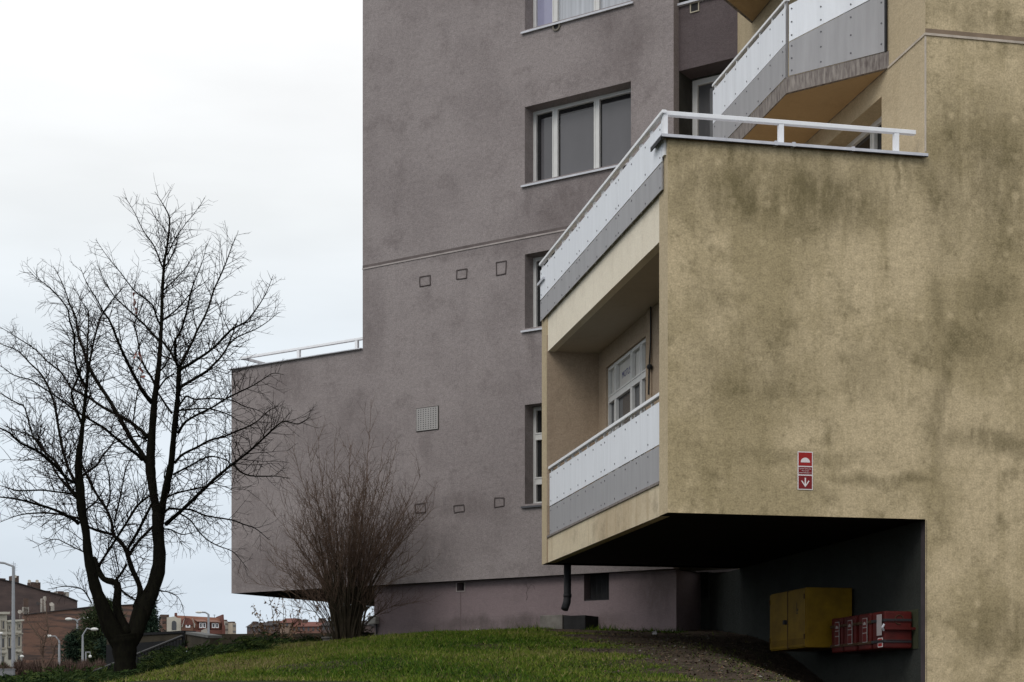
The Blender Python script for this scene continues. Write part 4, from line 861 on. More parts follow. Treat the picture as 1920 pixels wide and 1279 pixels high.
def smooth_line(P, n):
    """Catmull-Rom through points (3D + radius)"""
    out_ = []
    for i in range(len(P) - 1):
        a, b_, c, d = P[max(i - 1, 0)], P[i], P[i + 1], P[min(i + 2, len(P) - 1)]
        for k in range(n):
            q = k / n; out_.append(.5 * (2 * b_ + (c - a) * q + (2 * a - 5 * b_ + 4 * c - d) * q * q + (3 * b_ - a - 3 * c + d) * q ** 3))
    out_.append(P[-1]); return out_
tree_pts = []      # (px, py, depth) of limbs so far, so a limb starts at its parent's depth
limbs3 = []
for li_, (pl, lean) in enumerate(LIMBS):
    d0 = 0
    if tree_pts: d0 = min(tree_pts, key=lambda q: (q[0] - pl[0][0]) ** 2 + (q[1] - pl[0][1]) ** 2)[2]
    Ls = [0]
    for a, b_ in zip(pl, pl[1:]): Ls.append(Ls[-1] + math.hypot(a[0] - b_[0], a[1] - b_[1]))
    P3 = []
    for (x, y, wd), l in zip(pl, Ls):
        dep = d0 + lean * (l / max(1, Ls[-1])) * min(1.6, Ls[-1] / 160); Y = TY + dep
        p = W(x, y, Y); P3.append(np.array([p.x, p.y, p.z, wd / 2 / FPX * Y])); tree_pts.append((x, y, dep))
    limbs3.append(smooth_line(P3, 3))
tree_root = W(235, 1285, TY); tree_root.z = gzf(tree_root.x, tree_root.y) - .05
bigtree = thing('bare_tree', tree_root, 'large bare broadleaf tree with forked dark trunk beside the grey wing', 'tree')
m = MB()
for k, L_ in enumerate(limbs3):
    pts = [Vector(p[:3]) for p in L_]; rad = [max(.004, p[3]) * (1 + .05 * math.sin(i * 2.1 + k)) for i, p in enumerate(L_)]
    if k == 0:
        pts.insert(0, Vector((pts[0].x, pts[0].y, tree_root.z - .2))); rad.insert(0, rad[0] * 1.25)
    m.tube(pts, rad, 10 if rad[0] > .06 else 6 if rad[0] > .02 else 5)
m.build('trunk', M_bark, bigtree, smooth=True)
def rdir(r):
    while True:
        v = Vector((r.uniform(-1, 1), r.uniform(-1, 1), r.uniform(-1, 1)))
        if .05 < v.length < 1: return v.normalized()
def twig(m, r, p, d, length, rad, level, grav=.12, sub=(.07, .13), mi=0, sides=3, wob=.35):
    n = max(3, int(length / .085)); pts = [p.copy()]; dirs = [d.copy()]
    for i in range(n):
        d = (d + rdir(r) * wob * .45 + Vector((0, 0, grav * .35))).normalized(); pts.append(pts[-1] + d * (length / n)); dirs.append(d.copy())
    m.tube(pts, [rad * (1 - .75 * i / n) + .0007 for i in range(n + 1)], sides, mi, cap=False)
    if level > 0:
        s = r.uniform(*sub)
        while s < length:
            i = min(n - 1, int(s / length * n)); side = dirs[i].cross(rdir(r)).normalized()
            nd = (dirs[i] * r.uniform(.5, 1.0) + side * r.uniform(.6, 1.1)).normalized()
            twig(m, r, pts[i].lerp(pts[i + 1], r.random()), nd, (length - s * .55) * r.uniform(.25, .6) + .05, rad * .62, level - 1, grav, sub, mi, sides, wob)
            s += r.uniform(*sub) * 1.25
m = MB(); cam0 = Vector((0, 0, EYE))
for k, L_ in enumerate(limbs3):
    if k in (0, 2): continue
    tot = 0
    for a, b_ in zip(L_, L_[1:]):
        pa, pb = Vector(a[:3]), Vector(b_[:3]); seg = (pb - pa).length; d = (pb - pa).normalized() if seg > 1e-5 else Vector((0, 0, 1))
        if a[3] > .085: continue
        dens = (17 if a[3] < .03 else 8.5 if a[3] < .05 else 3.0) * seg; c = int(dens) + (rnd.random() < dens % 1)
        for _ in range(c):
            side = d.cross(rdir(rnd)).normalized(); nd = (d * rnd.uniform(.35, .9) + side * rnd.uniform(.6, 1.0) + Vector((0, 0, .08))).normalized()
            twig(m, rnd, pa.lerp(pb, rnd.random()), nd, rnd.uniform(.2, .9) * min(1, .22 + a[3] / .028), min(.0075, max(.0036, a[3] * .42)), 2 if rnd.random() < .55 else 1, .05, (.07, .13), 0, 3, .19)
    e = L_[-1]; d = (Vector(L_[-1][:3]) - Vector(L_[-3][:3])).normalized()
    for _ in range(2): twig(m, rnd, Vector(e[:3]), (d + rdir(rnd) * .25).normalized(), rnd.uniform(.03, .08), .0036, 0, .04)
m.build('twigs', M_twig, bigtree)

# strips of torn barrier tape caught in the branches
M_tape = mat('faded_red_tape', (.36, .10, .08), .6, c2=(.55, .5, .48), scale=9, lo=.48, hi=.52)
for pts, lab in (([(252, 548), (250, 556), (253, 566), (251, 574), (256, 582), (255, 590)], 'faded tape scrap caught high in the bare tree'), ([(252, 672), (257, 658), (262, 664), (265, 678), (262, 690), (268, 698), (266, 708), (272, 704)], 'longer faded red and white tape looped in the bare tree')):
    P_ = smooth_line([np.array(list(W(x, y, TY - .05 + .05 * i))) for i, (x, y) in enumerate(pts)], 3); m = MB()
    for i in range(len(P_) - 1):
        a, b_ = Vector(P_[i]), Vector(P_[i + 1]); o1 = Vector((.022 * math.cos(i * .5), .022 * math.sin(i * .5), .006)); o2 = Vector((.022 * math.cos(i * .5 + .5), .022 * math.sin(i * .5 + .5), .006)); m.face([a - o1, b_ - o2, b_ + o2, a + o1])
    tag(m.build('barrier_tape', M_tape), lab, 'tape')

# ------------------------------------------------------------------ the many stemmed shrub in front of the plinth
r2 = random.Random(23)
sp = W(650, 1204, 30.7); sp.z = gzf(sp.x, sp.y)
shrub = thing('bare_shrub', sp, 'tall bare many stemmed shrub fanning out in front of the grey wall', 'shrub')
M_stem = mat('shade_dark_stem', (.030, .025, .017), .95, .4, 8, c2=(.055, .044, .03), spec=.05); M_rt = mat('brown_twig', (.125, .084, .062), .9, .35, 9, spec=.05)  # dark lower stems: shadow at the shrub's base put into their colour
ms, mt = MB(), MB()
def stem(az, tilt, length, rad, off, straight=0):
    p = sp + Vector((math.cos(az) * off, math.sin(az) * off * .7, -.05)); d = Vector((math.sin(tilt * .4) * math.cos(az), math.sin(tilt * .4) * math.sin(az), math.cos(tilt * .4)))
    n = 13; pts = [p]; dirs = [d]
    for i in range(n):
        q = i / n; t = tilt * (.3 + 1.15 * min(1, q * 1.5) - .35 * max(0, q - .6)) * (1 - straight * q)
        tgt = Vector((math.sin(t) * math.cos(az), math.sin(t) * math.sin(az), math.cos(t)))
        d = (d * .6 + tgt * .4 + rdir(r2) * .09).normalized()
        nxt = pts[-1] + d * length / n
        gd = (nxt.x - G0[0]) * nG[0] + (nxt.y - G0[1]) * nG[1]
        if gd < .12: nxt -= Vector((*nG, 0)) * (gd - .12); d = (d + Vector((*nG, 0)) * .4).normalized()
        pts.append(nxt); dirs.append(d.copy())
    k = int(n * .55)
    rr = [rad * (1 - .86 * i / n) + .0012 for i in range(n + 1)]
    ms.tube(pts[:k + 1], rr[:k + 1], 5); mt.tube(pts[k:], [v * .8 for v in rr[k:]], 4)
    for i in range(4, n):
        for _ in range(r2.choice((1, 2, 2, 3)) if i > 5 else r2.choice((0, 1))):
            sd = dirs[i].cross(rdir(r2)).normalized(); nd = (dirs[i] * r2.uniform(.5, 1) + sd * r2.uniform(.4, .9) + Vector((0, 0, .35))).normalized()
            pos = pts[i].lerp(pts[i + 1], r2.random()); gd = (pos.x - G0[0]) * nG[0] + (pos.y - G0[1]) * nG[1]
            if gd < .45: nd = (nd + Vector((*nG, 0)) * .8).normalized()
            twig(mt, r2, pos, nd, r2.uniform(.2, .7), .0034, 1, .2, (.08, .15))
for i in range(84):
    az = r2.uniform(0, 6.283); t = R(33) * r2.random() ** .75; ln = r2.uniform(2.2, 3.5) * (1 - .12 * (t / R(33)))
    stem(az, t, ln, r2.uniform(.010, .026), r2.uniform(.02, .27))
for i in range(26):
    stem(r2.uniform(0, 6.283), R(r2.uniform(34, 62)), r2.uniform(1.1, 2.3), r2.uniform(.006, .012), r2.uniform(.08, .3))
for az, t, ln in ((.1, 8, 4.7), (2.9, 10, 4.0), (3.3, 14, 3.8), (.2, 16, 3.9), (6.1, 22, 3.8), (3.0, 5, 3.9), (.3, 27, 3.5), (3.2, 19, 3.9), (1.5, 6, 3.9)): stem(az, R(t), ln, .02, .15, .5)
ms.build('stems', M_stem, shrub, smooth=True); mt.build('twigs', M_rt, shrub)

# thin leafy shrub seen through the gap under the wing
lp = W(545, 1190, 38.5); lp.z = gzf(lp.x, lp.y)
thin = thing('thin_shrub', lp, 'sparse brown leaved shrub seen through the gap below the wing', 'shrub')
mt = MB(); LP_, LD_, LW_ = [], [], []
for i in range(15):
    bx = r2.uniform(-.7, 1.6); az = r2.choice((0, math.pi)) + r2.uniform(-.9, .9); t = R(r2.uniform(15, 62)); d = Vector((math.sin(t) * math.cos(az), math.sin(t) * math.sin(az) * .5, math.cos(t))).normalized()
    p = lp + Vector((bx, r2.uniform(-.4, .4), 0)); i0 = len(mt.v); twig(mt, r2, p, d, r2.uniform(1.0, 1.75), .011, 2, .05, (.15, .3))
    vs = mt.v[i0:]
    for _ in range(120):
        q = r2.choice(vs)
        if q[2] > lp.z + .45: LP_.append(q); v = rdir(r2); LD_.append(tuple(v * .055 - Vector((0, 0, .02)))); LW_.append(tuple(v.cross(rdir(r2)) * .018))
mt.build('stems', M_rt, thin)
leaf_object('leaves', np.array(LP_), np.array(LD_), np.array(LW_), np.zeros((len(LP_), 3)), np.array([r2.random() for _ in LP_]), [(.10, .055, .03), (.17, .10, .055), (.24, .17, .10)], None, None, None, thin)

# ------------------------------------------------------------------ junipers on the bank
def juniper_blades(n, rx, ry, h, g):
    """feathery sprays: each spray is an arching line of small needles"""
    P, D_, Wd, T = [], [], [], []
    ns = n // 16
    for _ in range(ns):
        az = g.random() * 6.283; rr = g.random() ** .6; el = g.uniform(.0, .5); L_ = g.uniform(.2, .42)
        base = np.array([math.cos(az) * rr * rx * .75, math.sin(az) * rr * ry * .75, h * (1 - rr ** 2) * g.uniform(.25, .85)])
        d = np.array([math.cos(az + g.normal(0, .5)), math.sin(az + g.normal(0, .5)), el]); d /= np.linalg.norm(d); tt = np.clip(g.normal(.45, .22), 0, 1)
        for k in range(16):
            q = k / 16; pos = base + d * L_ * q + np.array([0, 0, -.12 * q * q]); sd = np.array([g.normal(), g.normal(), g.normal() * .6]); sd /= np.linalg.norm(sd)
            nd = d * .7 + sd * .75; P.append(pos); D_.append(nd * g.uniform(.05, .10)); wv = np.cross(nd, sd); wv = wv / (np.linalg.norm(wv) + 1e-6) * g.uniform(.006, .011); Wd.append(wv); T.append(np.clip(tt + .3 * q - .1, 0, 1))
    return np.array(P), np.array(D_), np.array(Wd), np.array(T)
JC = [(.008, .018, .007), (.018, .034, .010), (.034, .055, .014), (.075, .092, .024)]
JD = [(.006, .012, .006), (.010, .020, .008), (.018, .034, .011), (.034, .050, .014)]
gj = np.random.default_rng(3)
AP, AD, AW, AT = [], [], [], []
for i in range(120):
    q = gj.random(); Y = 19.5 + 20 * q; e = float(lawn_edge(Y)); wmax = 2.6 if Y < 32 else 3.6
    X = e - .35 - gj.random() ** .8 * wmax if Y < 33.5 else e - 1.2 + gj.random() * 4.2
    if Y > 33.5 and Y > 39: Y = 38.5
    pxx = CX + X / Y * FPX; hs = gj.uniform(.20, .36)
    if pxx > 300: hs *= 1.3
    if pxx < 100: hs *= .25
    elif pxx < 290: hs *= .6
    if (195 < pxx < 292 and Y < 25.6) or pxx < 10: continue
    P_, D_, W_, T_ = juniper_blades(2300, gj.uniform(.55, 1.0) * (.75 if pxx < 290 else 1), gj.uniform(.5, .9), hs, gj)
    if pxx < 290: D_ *= .7
    P_ = P_ + np.array([X, Y, 0]); P_[:, 2] += gz(P_[:, 0], P_[:, 1]) - .03
    AP.append(P_); AD.append(D_); AW.append(W_); AT.append(T_)
AP = np.concatenate(AP)
leaf_object('juniper_groundcover', AP, np.concatenate(AD), np.concatenate(AW), np.zeros((len(AP), 3)), np.concatenate(AT), JC, 'low spreading junipers covering the bank beyond the lawn', 'stuff', 'juniper')
for (px, py, Y, rx, h, lab) in ((450, 1196, 35.5, .42, .62, 'dark juniper tuft leaning left below the pale towers'), (506, 1198, 34.5, .42, .62, 'rounded dark juniper left of the bare shrub'), (668, 1196, 34.6, .45, .60, 'dark juniper in the corner beside the meter box')):
    p = W(px, py, Y); z = gzf(p.x, p.y); P_, D_, W_, T_ = juniper_blades(3800, rx, rx * .9, h, gj); P_ = P_ + np.array([p.x, p.y, z])
    o = leaf_object('juniper', P_, D_, W_, np.zeros((len(P_), 3)), T_, JD, lab, None, 'juniper')
# scattered stones, dead leaves and scraps on the bare soil
def pebbles():
    m = MB(); g = random.Random(4)
    for i in range(260):
        Y = g.uniform(16.5, 27); X = g.uniform(.9, 5.2)
        if float(dirtmask(X, Y)) < .6: continue
        r = g.uniform(.008, .026); z = gzf(X, Y); n = 5; base = len(m.v)
        a0 = g.random() * 6; top = (X, Y, z + r * .8)
        ring = [(X + r * math.cos(a0 + k / n * 6.283) * g.uniform(.7, 1.4), Y + r * math.sin(a0 + k / n * 6.283), z + r * g.uniform(-.1, .4)) for k in range(n)]
        m.v += ring + [top]
        for k in range(n): m.f.append((base + k, base + (k + 1) % n, base + n)); m.m.append(g.choice((0, 0, 1, 2)))
    o = m.build('pebbles', [mat('pebble_grey', (.09, .08, .07), .9), mat('pebble_pale', (.17, .16, .145), .9), mat('dead_leaf', (.11, .055, .03), .9)]); tag(o, 'small stones and dead leaves on the bare soil', 'pebbles', kind='stuff')
pebbles()
def litter():
    g = np.random.default_rng(12); n = 9000; Y = g.uniform(16, 28.5, n); X = g.uniform(.2, 5.6, n); k = g.random(n) < dirtmask(X, Y) * (.35 + .65 * (hnoise(X * 2, Y * 2) > 0)); X, Y = X[k], Y[k]; n = len(X); Z = gz(X, Y)
    az = g.random(n) * 6.283; L_ = g.uniform(.02, .06, n); D_ = np.stack([np.cos(az) * L_, np.sin(az) * L_, g.uniform(-.004, .022, n)], 1); wv = g.uniform(.006, .018, n); Wd = np.stack([-np.sin(az) * wv, np.cos(az) * wv, g.uniform(-.004, .004, n)], 1)
    leaf_object('leaf_litter', np.stack([X, Y, Z + .008], 1), D_, Wd, np.zeros((n, 3)), g.random(n), [(.018, .012, .008), (.05, .032, .02), (.085, .058, .036), (.14, .11, .075)], 'dead leaves and twigs littering the bare soil', cat='litter')
litter()
for i, (px, py, lab) in enumerate(((894, 1182, 'crumpled white scrap in the grass along the plinth'), (1228, 1186, 'white scrap on the dark soil under the box'))):
    Y = 29.6 if i == 0 else 26.5; X = (px - CX) / FPX * Y; z = gzf(X, Y); m = MB(); g = random.Random(i)
    for k in range(5): c = Vector((X + g.uniform(-.03, .03), Y + g.uniform(-.03, .03), z + .05 + g.uniform(-.01, .03))); a, b_ = rdir(g) * .035, rdir(g) * .035; m.face([c - a, c + b_, c + a, c - b_])
    tag(m.build('paper_scrap', M_sw), lab, 'litter')

# ------------------------------------------------------------------ stair railing and low walls beyond the bank
M_rail = mat('dark_railing', (.010, .010, .011), .6, .2, 5, spec=.08); M_railtop = mat('worn_rail', (.045, .045, .045), .35); M_brownwall = mat('brown_rendered_wall', (.048, .040, .028), .9, .4, 1.5); M_cap = mat('grey_wall_cap', (.13, .13, .125), .8, .3, 3)
a, b_ = W(120, 1282, 36.5), W(344, 1192, 39)
sr = thing('stair_railing', (a + b_) / 2 - Vector((0, 0, 1.0)), 'dark metal stair railing climbing the bank behind the bare tree', 'railing')
m = MB(); m.tube([a, b_], .035, 6); m.build('handrail', M_railtop, sr)
m = MB(); m.tube([a - Vector((0, 0, .55)), b_ - Vector((0, 0, .42))], .022, 6); m.build('lower_rail', M_rail, sr)
for k in range(26):
    q = .30 + .69 * k / 25; p = a.lerp(b_, q); m = MB(); m.tube([p - Vector((0, 0, .02)), p - Vector((0, 0, .50))], .009, 4); m.build('baluster', M_rail, sr)
for q in (.05, .38, .73, 1.0): p = a.lerp(b_, q); m = MB(); m.tube([p + Vector((0, 0, .06 if q == 1 else -.03)), Vector((p.x, p.y, gzf(p.x, p.y) - .1))], .05 if q == 1 else .04, 4); m.build('post', M_rail, sr)
Ya = 42.0
def low_wall(name, x0, y0, x1, y1, Y0, Y1, h, cap, label, mm, th=.25):
    a, b_ = W(x0, y0, Y0), W(x1, y1, Y1); d = Vector((b_.x - a.x, b_.y - a.y, 0)).normalized(); n_ = Vector((d.y, -d.x, 0)); r = thing(name, (a.x, a.y, a.z - h), label, 'wall')
    m = MB(); q = [a - Vector((0, 0, h)), b_ - Vector((0, 0, h)), b_ - Vector((0, 0, h)) - n_ * th, a - Vector((0, 0, h)) - n_ * th, a, b_, b_ - n_ * th, a - n_ * th]; m.hexa(q); m.build('body', mm, r)
    if cap:
        up = Vector((0, 0, .06)); m = MB(); k = n_ * .04; m.hexa([a + k, b_ + k, b_ - n_ * th - k, a - n_ * th - k, a + k + up, b_ + k + up, b_ - n_ * th - k + up, a - n_ * th - k + up]); m.build('cap', cap, r)
    return r
w1 = low_wall('parapet_wall', 200, 1195, 348, 1187, 43, 40, .32, M_rail, 'brown parapet with dark rail along the top of the stairs', M_brownwall)
m = MB(); a, b_ = W(200, 1208, 43), W(348, 1200, 40); m.box(Fr((a.x, a.y), ((b_ - a).xy.normalized().x, (b_ - a).xy.normalized().y), (0, -1)), 0, (b_ - a).xy.length, .0, .05, a.z - .75, a.z - .02); m.build('lower_board', M_rail, w1)
p = W(298, 1188, 41.3); m = MB(); m.box(Fr((p.x, p.y), (1, 0), (0, -1)), 0, .12, .02, .12, p.z - .6, p.z - .02); m.build('post', M_rail, w1)
low_wall('garden_wall', 351, 1189, 393, 1196, 40, 37.5, 1.0, M_cap, 'brown wall with pale sloping cap right of the stair railing', M_brownwall)
low_wall('garden_wall', 394, 1189, 720, 1186, 46, 45, 1.6, None, 'long plain brown wall behind the junipers', M_brownwall)

# ------------------------------------------------------------------ the street beyond: lamps, young tree, hedge, houses
M_galv = mat('galvanised_steel', (.30, .31, .33), .5, .15, 4); M_lamp = mat('lamp_head', (.62, .62, .60), .5); M_green = mat('green_trunk_guard', (.08, .22, .11), .7)
def lamp(px, ytop, ybase, Y, arms, label, r=.07, head=(.5, .13)):
    b0 = W(px, ybase, Y); t0 = W(px, ytop, Y); g_ = gzf(b0.x, b0.y); b0.z = min(g_, b0.z)
    L_ = thing('street_lamp', b0, label, 'street lamp', None)
    m = MB(); m.tube([b0, b0.lerp(t0, .5), t0], [r * 1.2, r, r * .75], 8); m.build('pole', M_galv, L_)
    for (dx, dy, bend) in arms:
        e = W(px + dx, ytop + dy, Y); mid = (t0 + e) / 2 + Vector((0, 0, bend)); m = MB(); m.tube([t0, mid, e], r * .6, 6); m.build('arm', M_galv, L_)
        s_ = 1 if dx > 0 else -1; m = MB(); i0 = len(m.v); m.sphere(e + Vector((s_ * head[0] * .6, 0, 0)), 1, 12); c = e + Vector((s_ * head[0] * .6, 0, 0))
        m.v = [((x - c.x) * head[0] * .75 + c.x, (y - c.y) * head[1] * 1.3 + c.y, (z - c.z) * head[1] + c.z) for x, y, z in m.v]; m.build('lamp_head', M_lamp, L_, smooth=True)
    return L_
lamp(25, 1062, 1274, 140, [(-34, -8, .1)], 'tall grey street lamp at the left edge in front of the cream house', .16, (.9, .2))
lamp(145, 1164, 1252, 130, [(-10, -3, .05), (11, -5, .05)], 'double armed street lamp in front of the brick houses', .10, (.42, .13))
lamp(155, 1191, 1252, 105, [(16, -11, .25)], 'single lamp with arm curving right, beside the double armed lamp', .08, (.34, .11))
lamp(111, 1202, 1268, 105, [(-14, -9, .15)], 'short lamp with arm curving left, right of the young tree', .08, (.32, .10))
lamp(391, 1152, 1192, 190, [(-12, -4, .1)], 'distant lamp in front of the red roofed house', .16, (.6, .14))
p = W(161, 1223, 100); b_ = W(161, 1252, 100); gl = thing('globe_lamp', b_, 'small park lamp with a hanging white globe', 'street lamp')
m = MB(); m.tube([Vector((b_.x, b_.y, min(b_.z, gzf(b_.x, b_.y)))), p, p + Vector((.0, 0, .03))], .045, 6); m.tube([p, W(169, 1223, 100)], .03, 6); m.build('pole', M_galv, gl)
q = W(169, 1231, 100); m = MB(); m.sphere(q, .10, 12); m.build('globe', M_lamp, gl, smooth=True); m = MB(); m.tube([W(169, 1223, 100), q + Vector((0, 0, .09))], .02, 5); m.build('hanger', M_galv, gl)
for (px, py, lab) in ((2, 1188, 'white lamp head cut by the left edge of the photo'), (41, 1231, 'low white globe lamp in front of the cream house')):
    q = W(px, py, 150); bz = gzf(q.x, q.y); r = thing('globe_lamp', (q.x, q.y, bz), lab, 'street lamp'); m = MB(); m.tube([(q.x, q.y, bz), (q.x, q.y, q.z)], .05, 6); m.build('pole', M_galv, r); m = MB(); m.sphere(q, .2, 10, sz=.7); m.build('globe', M_lamp, r, smooth=True)
# young tree with green trunk guard
r3 = random.Random(31); yp = W(82, 1276, 60); yp.z = min(yp.z, gzf(yp.x, yp.y)); yt = thing('young_tree', yp, 'slim young bare tree with green trunk guard at lower left', 'tree')
M_yb = mat('young_bark', (.12, .082, .062), .9, .3, 8); m = MB()
def yl(pts, w0, w1, lean=0):
    P_ = [W(x, y, 60 + lean * i / len(pts)) for i, (x, y) in enumerate(pts)]; P_ = [Vector(v[:3]) for v in smooth_line([np.array(list(v)) for v in P_], 3)]
    k = len(P_); m.tube(P_, [1.45 * (w0 + (w1 - w0) * i / (k - 1)) / 2 / FPX * 60 for i in range(k)], 6); return P_
LL = [yl([(82, 1278), (82, 1262), (83, 1256)], 5, 5), yl([(83, 1258), (80, 1240), (81, 1215), (80, 1200), (72, 1192), (62, 1178), (52, 1166), (42, 1150)], 4, 1, .5), yl([(83, 1256), (92, 1244), (101, 1226), (102, 1215), (108, 1204)], 3.4, 1, -.4),
      yl([(81, 1213), (84, 1200), (90, 1182), (88, 1160), (87, 1142), (86, 1128)], 3.4, .8, .3), yl([(101, 1226), (97, 1214), (97, 1202)], 2.4, 1), yl([(83, 1240), (78, 1230), (76, 1215), (76, 1195)], 2.4, .8), yl([(90, 1182), (80, 1180), (70, 1168)], 2, .8)]
m.build('trunk', M_yb, yt, smooth=True); m = MB()
for P_ in LL[1:]:
    for p in P_[4:]:
        for _ in range(2): twig(m, r3, p, (rdir(r3) + Vector((0, 0, .8))).normalized(), r3.uniform(.2, .6), .007, 1, .2, (.12, .25))
m.build('twigs', M_yb, yt); m = MB(); g0, g1 = W(82, 1278, 60), W(82, 1266, 60); m.tube([g0, g1], .09, 10); m.build('trunk_guard', M_green, yt)
# brown hedge along the street, barrier, kerb rail
gh = np.random.default_rng(9)
def brush(name, x0, x1, ytop, ybot, Y, n, cols, label, dens_h=.5, dy=3, kind='stuff', cat=None):
    px = gh.uniform(x0, x1, n); d = Y + gh.uniform(-dy, dy, n); X = (px - CX) / FPX * d; zt = EYE + (HY - ytop) / FPX * d; z0 = gz(X, d); hgt = np.maximum(.3, (zt - z0))
    h = hgt * gh.uniform(.0, .85, n) * (.75 + .25 * np.sin(px * .21)); P = np.stack([X, d, z0 + h], 1)
    L_ = gh.uniform(.18, .6, n); az = gh.random(n) * 6.283; D_ = np.stack([np.cos(az) * L_ * .45, np.sin(az) * L_ * .45, L_], 1); wd = gh.uniform(.012, .03, n); Wd = np.stack([wd * np.cos(az + 1.5), wd * np.sin(az + 1.5), 0 * wd], 1)
    leaf_object(name, P, D_, Wd, np.zeros((n, 3)), gh.random(n), cols, label, kind, cat)
brush('hedge', 28, 245, 1246, 1270, 92, 16000, [(.045, .03, .026), (.085, .055, .045), (.12, .085, .065)], 'low brown winter hedge along the far street', cat='hedge')
brush('undergrowth', -6, 24, 1246, 1262, 140, 2500, [(.05, .035, .028), (.1, .07, .05)], 'brown undergrowth below the cream house', cat='undergrowth')
M_barr = mat('barrier_grey', (.22, .22, .235), .8, .2, .8)
a, b_ = W(-40, 1256, 78), W(25.5, 1256, 78); m = MB(); g_ = gzf(a.x, a.y); m.box(Fr((a.x, a.y), (1, 0), (0, -1)), 0, b_.x - a.x, -.25, 0, g_ - .1, a.z); m.box(Fr((a.x, a.y), (1, 0), (0, -1)), 0, b_.x - a.x + .02, -.28, .03, a.z + .001, a.z + .05)
tag(m.build('concrete_barrier', M_barr, None, bevel=.02), 'grey concrete barrier block at the left edge', 'barrier')
a, b_ = W(-30, 1270, 62), W(100, 1268, 62); kr = thing('low_rail', ((a.x + b_.x) / 2, a.y, gzf(a.x, a.y)), 'low black street rail in front of the young tree', 'railing'); m = MB(); m.tube([a, b_], .04, 6); m.build('rail', M_rail, kr)
for k in range(5): p = a.lerp(b_, k / 4); m = MB(); m.tube([p, (p.x, p.y, gzf(p.x, p.y) - .1)], .03, 5); m.build('post', M_rail, kr)

# evergreens
def evergreen(name, px, ybase, ytop, wpx, Y, label, cone, n, cols, seed):
    g = np.random.default_rng(seed); b0 = W(px, ybase, Y); gz0 = gzf(b0.x, b0.y); b0.z = min(b0.z, gz0); H = EYE + (HY - ytop) / FPX * Y - b0.z; Rr = wpx / 2 / FPX * Y
    r = thing(name, b0, label, 'tree'); m = MB(); m.tube([b0 - Vector((0, 0, .2)), b0 + Vector((0, 0, H * .93))], [.18, .02], 7); m.build('trunk', M_bark, r)
    P, D_, Wd, T = [], [], [], []
    nb = n // 40
    for _ in range(nb):
        q = g.random() ** .8; az = g.random() * 6.283
        prof = (1 - q) ** .85 * (.8 + .2 * math.sin(q * 40)) + .03 if cone else math.sqrt(max(.02, 1 - (2 * q - .85) ** 2 / 1.35)) * (.8 + .25 * math.sin(az * 3 + q * 7))
        L_ = Rr * prof * g.uniform(.65, 1.1); d = np.array([math.cos(az), math.sin(az), g.uniform(-.25, .2) if cone else g.uniform(-.1, .6)]); d /= np.linalg.norm(d); tt = np.clip(g.normal(.45, .2), 0, 1)
        z0 = H * (.06 + .92 * q)
        for k in range(40):
            s_ = g.random() ** .7; pos = np.array([b0.x, b0.y, b0.z + z0]) + d * L_ * s_ + np.array([0, 0, -.10 * L_ * s_ * s_]) + g.normal(0, .06 + .03 * Rr, 3)
            v = d * .6 + g.normal(0, .5, 3); v /= np.linalg.norm(v); P.append(pos); D_.append(v * g.uniform(.16, .34)); w_ = np.cross(v, g.normal(0, 1, 3)); Wd.append(w_ / (np.linalg.norm(w_) + 1e-6) * g.uniform(.02, .05)); T.append(np.clip(tt + g.normal(0, .12), 0, 1))
    leaf_object('crown', np.array(P), np.array(D_), np.array(Wd), np.zeros((len(P), 3)), np.array(T), cols, None, None, None, r)
EC = [(.010, .020, .014), (.018, .034, .022), (.030, .050, .032), (.045, .066, .042)]; EC2 = [(.014, .024, .012), (.026, .040, .018), (.044, .058, .024), (.07, .08, .035)]
evergreen('spruce_tree', 281, 1215, 1122, 104, 118, 'dark spruce between the bare tree and the cream gable', True, 15000, EC, 1)
evergreen('evergreen_tree', 196, 1258, 1124, 104, 120, 'bushy green evergreen left of the bare trunk, against the brick wall', False, 17000, EC2, 2)
evergreen('evergreen_tree', 146, 1266, 1186, 76, 122, 'low dark evergreen behind the double armed lamp', False, 9000, EC, 3)
evergreen('evergreen_tree', 222, 1256, 1172, 80, 114, 'dark evergreen directly behind the trunk fork', False, 12000, EC, 4)

# houses
M_brick = mat('old_brick', (.118, .086, .079), .95, c2=(.078, .060, .058), scale=.35, stretch=(1, 3)); M_brick2 = mat('orange_brick', (.165, .098, .075), .95, c2=(.075, .057, .052), scale=.26, stretch=(.5, 4.5), lo=.45, hi=.57)  # both bricks greyed in colour for distance haze
M_cream2 = mat('cream_facade', (.52, .49, .42), .9, .15, .4); M_slate = mat('dark_roofing', (.05, .045, .045), .8, .2, 1); M_tile = mat('red_tiles', (.235, .115, .08), .85, .3, .5, stretch=(1, 4)); M_tile2 = mat('dark_red_tiles', (.165, .072, .058), .85, .25, .5)
M_chim = mat('chimney_brick', (.11, .075, .062), .9, .35, 1); M_pale = mat('pale_render', (.40, .37, .33), .9, .2, .6); M_fw = mat('far_window', (.055, .055, .06), .2, spec=.5); M_shade = mat('window_surround', (.33, .30, .25), .9)
def hframe(px0, Y0, px1, Y1):
    a, b_ = W(px0, HY, Y0), W(px1, HY, Y1); u = v2((b_.x - a.x, b_.y - a.y)); u /= np.linalg.norm(u); n_ = v2((u[1], -u[0])); return Fr((a.x, a.y), u, n_)
def poly(fr, pts): return [fr.at(x, y) for x, y in pts]
def prism(fr, pts, d0, d1, name, mm, parent, label=None): m = MB(); m.prism(fr, poly(fr, pts), d0, d1); return m.build(name, mm, parent, label=label)
def rect(fr, x0, x1, y0, y1, d0, d1, name, mm, parent): 
    a, z1 = fr.at(x0, y0); b_, _ = fr.at(x1, y0); z0 = fr.at(x0, y1)[1]; m = MB(); m.box(fr, a, b_, d0, d1, z0, z1); return m.build(name, mm, parent)
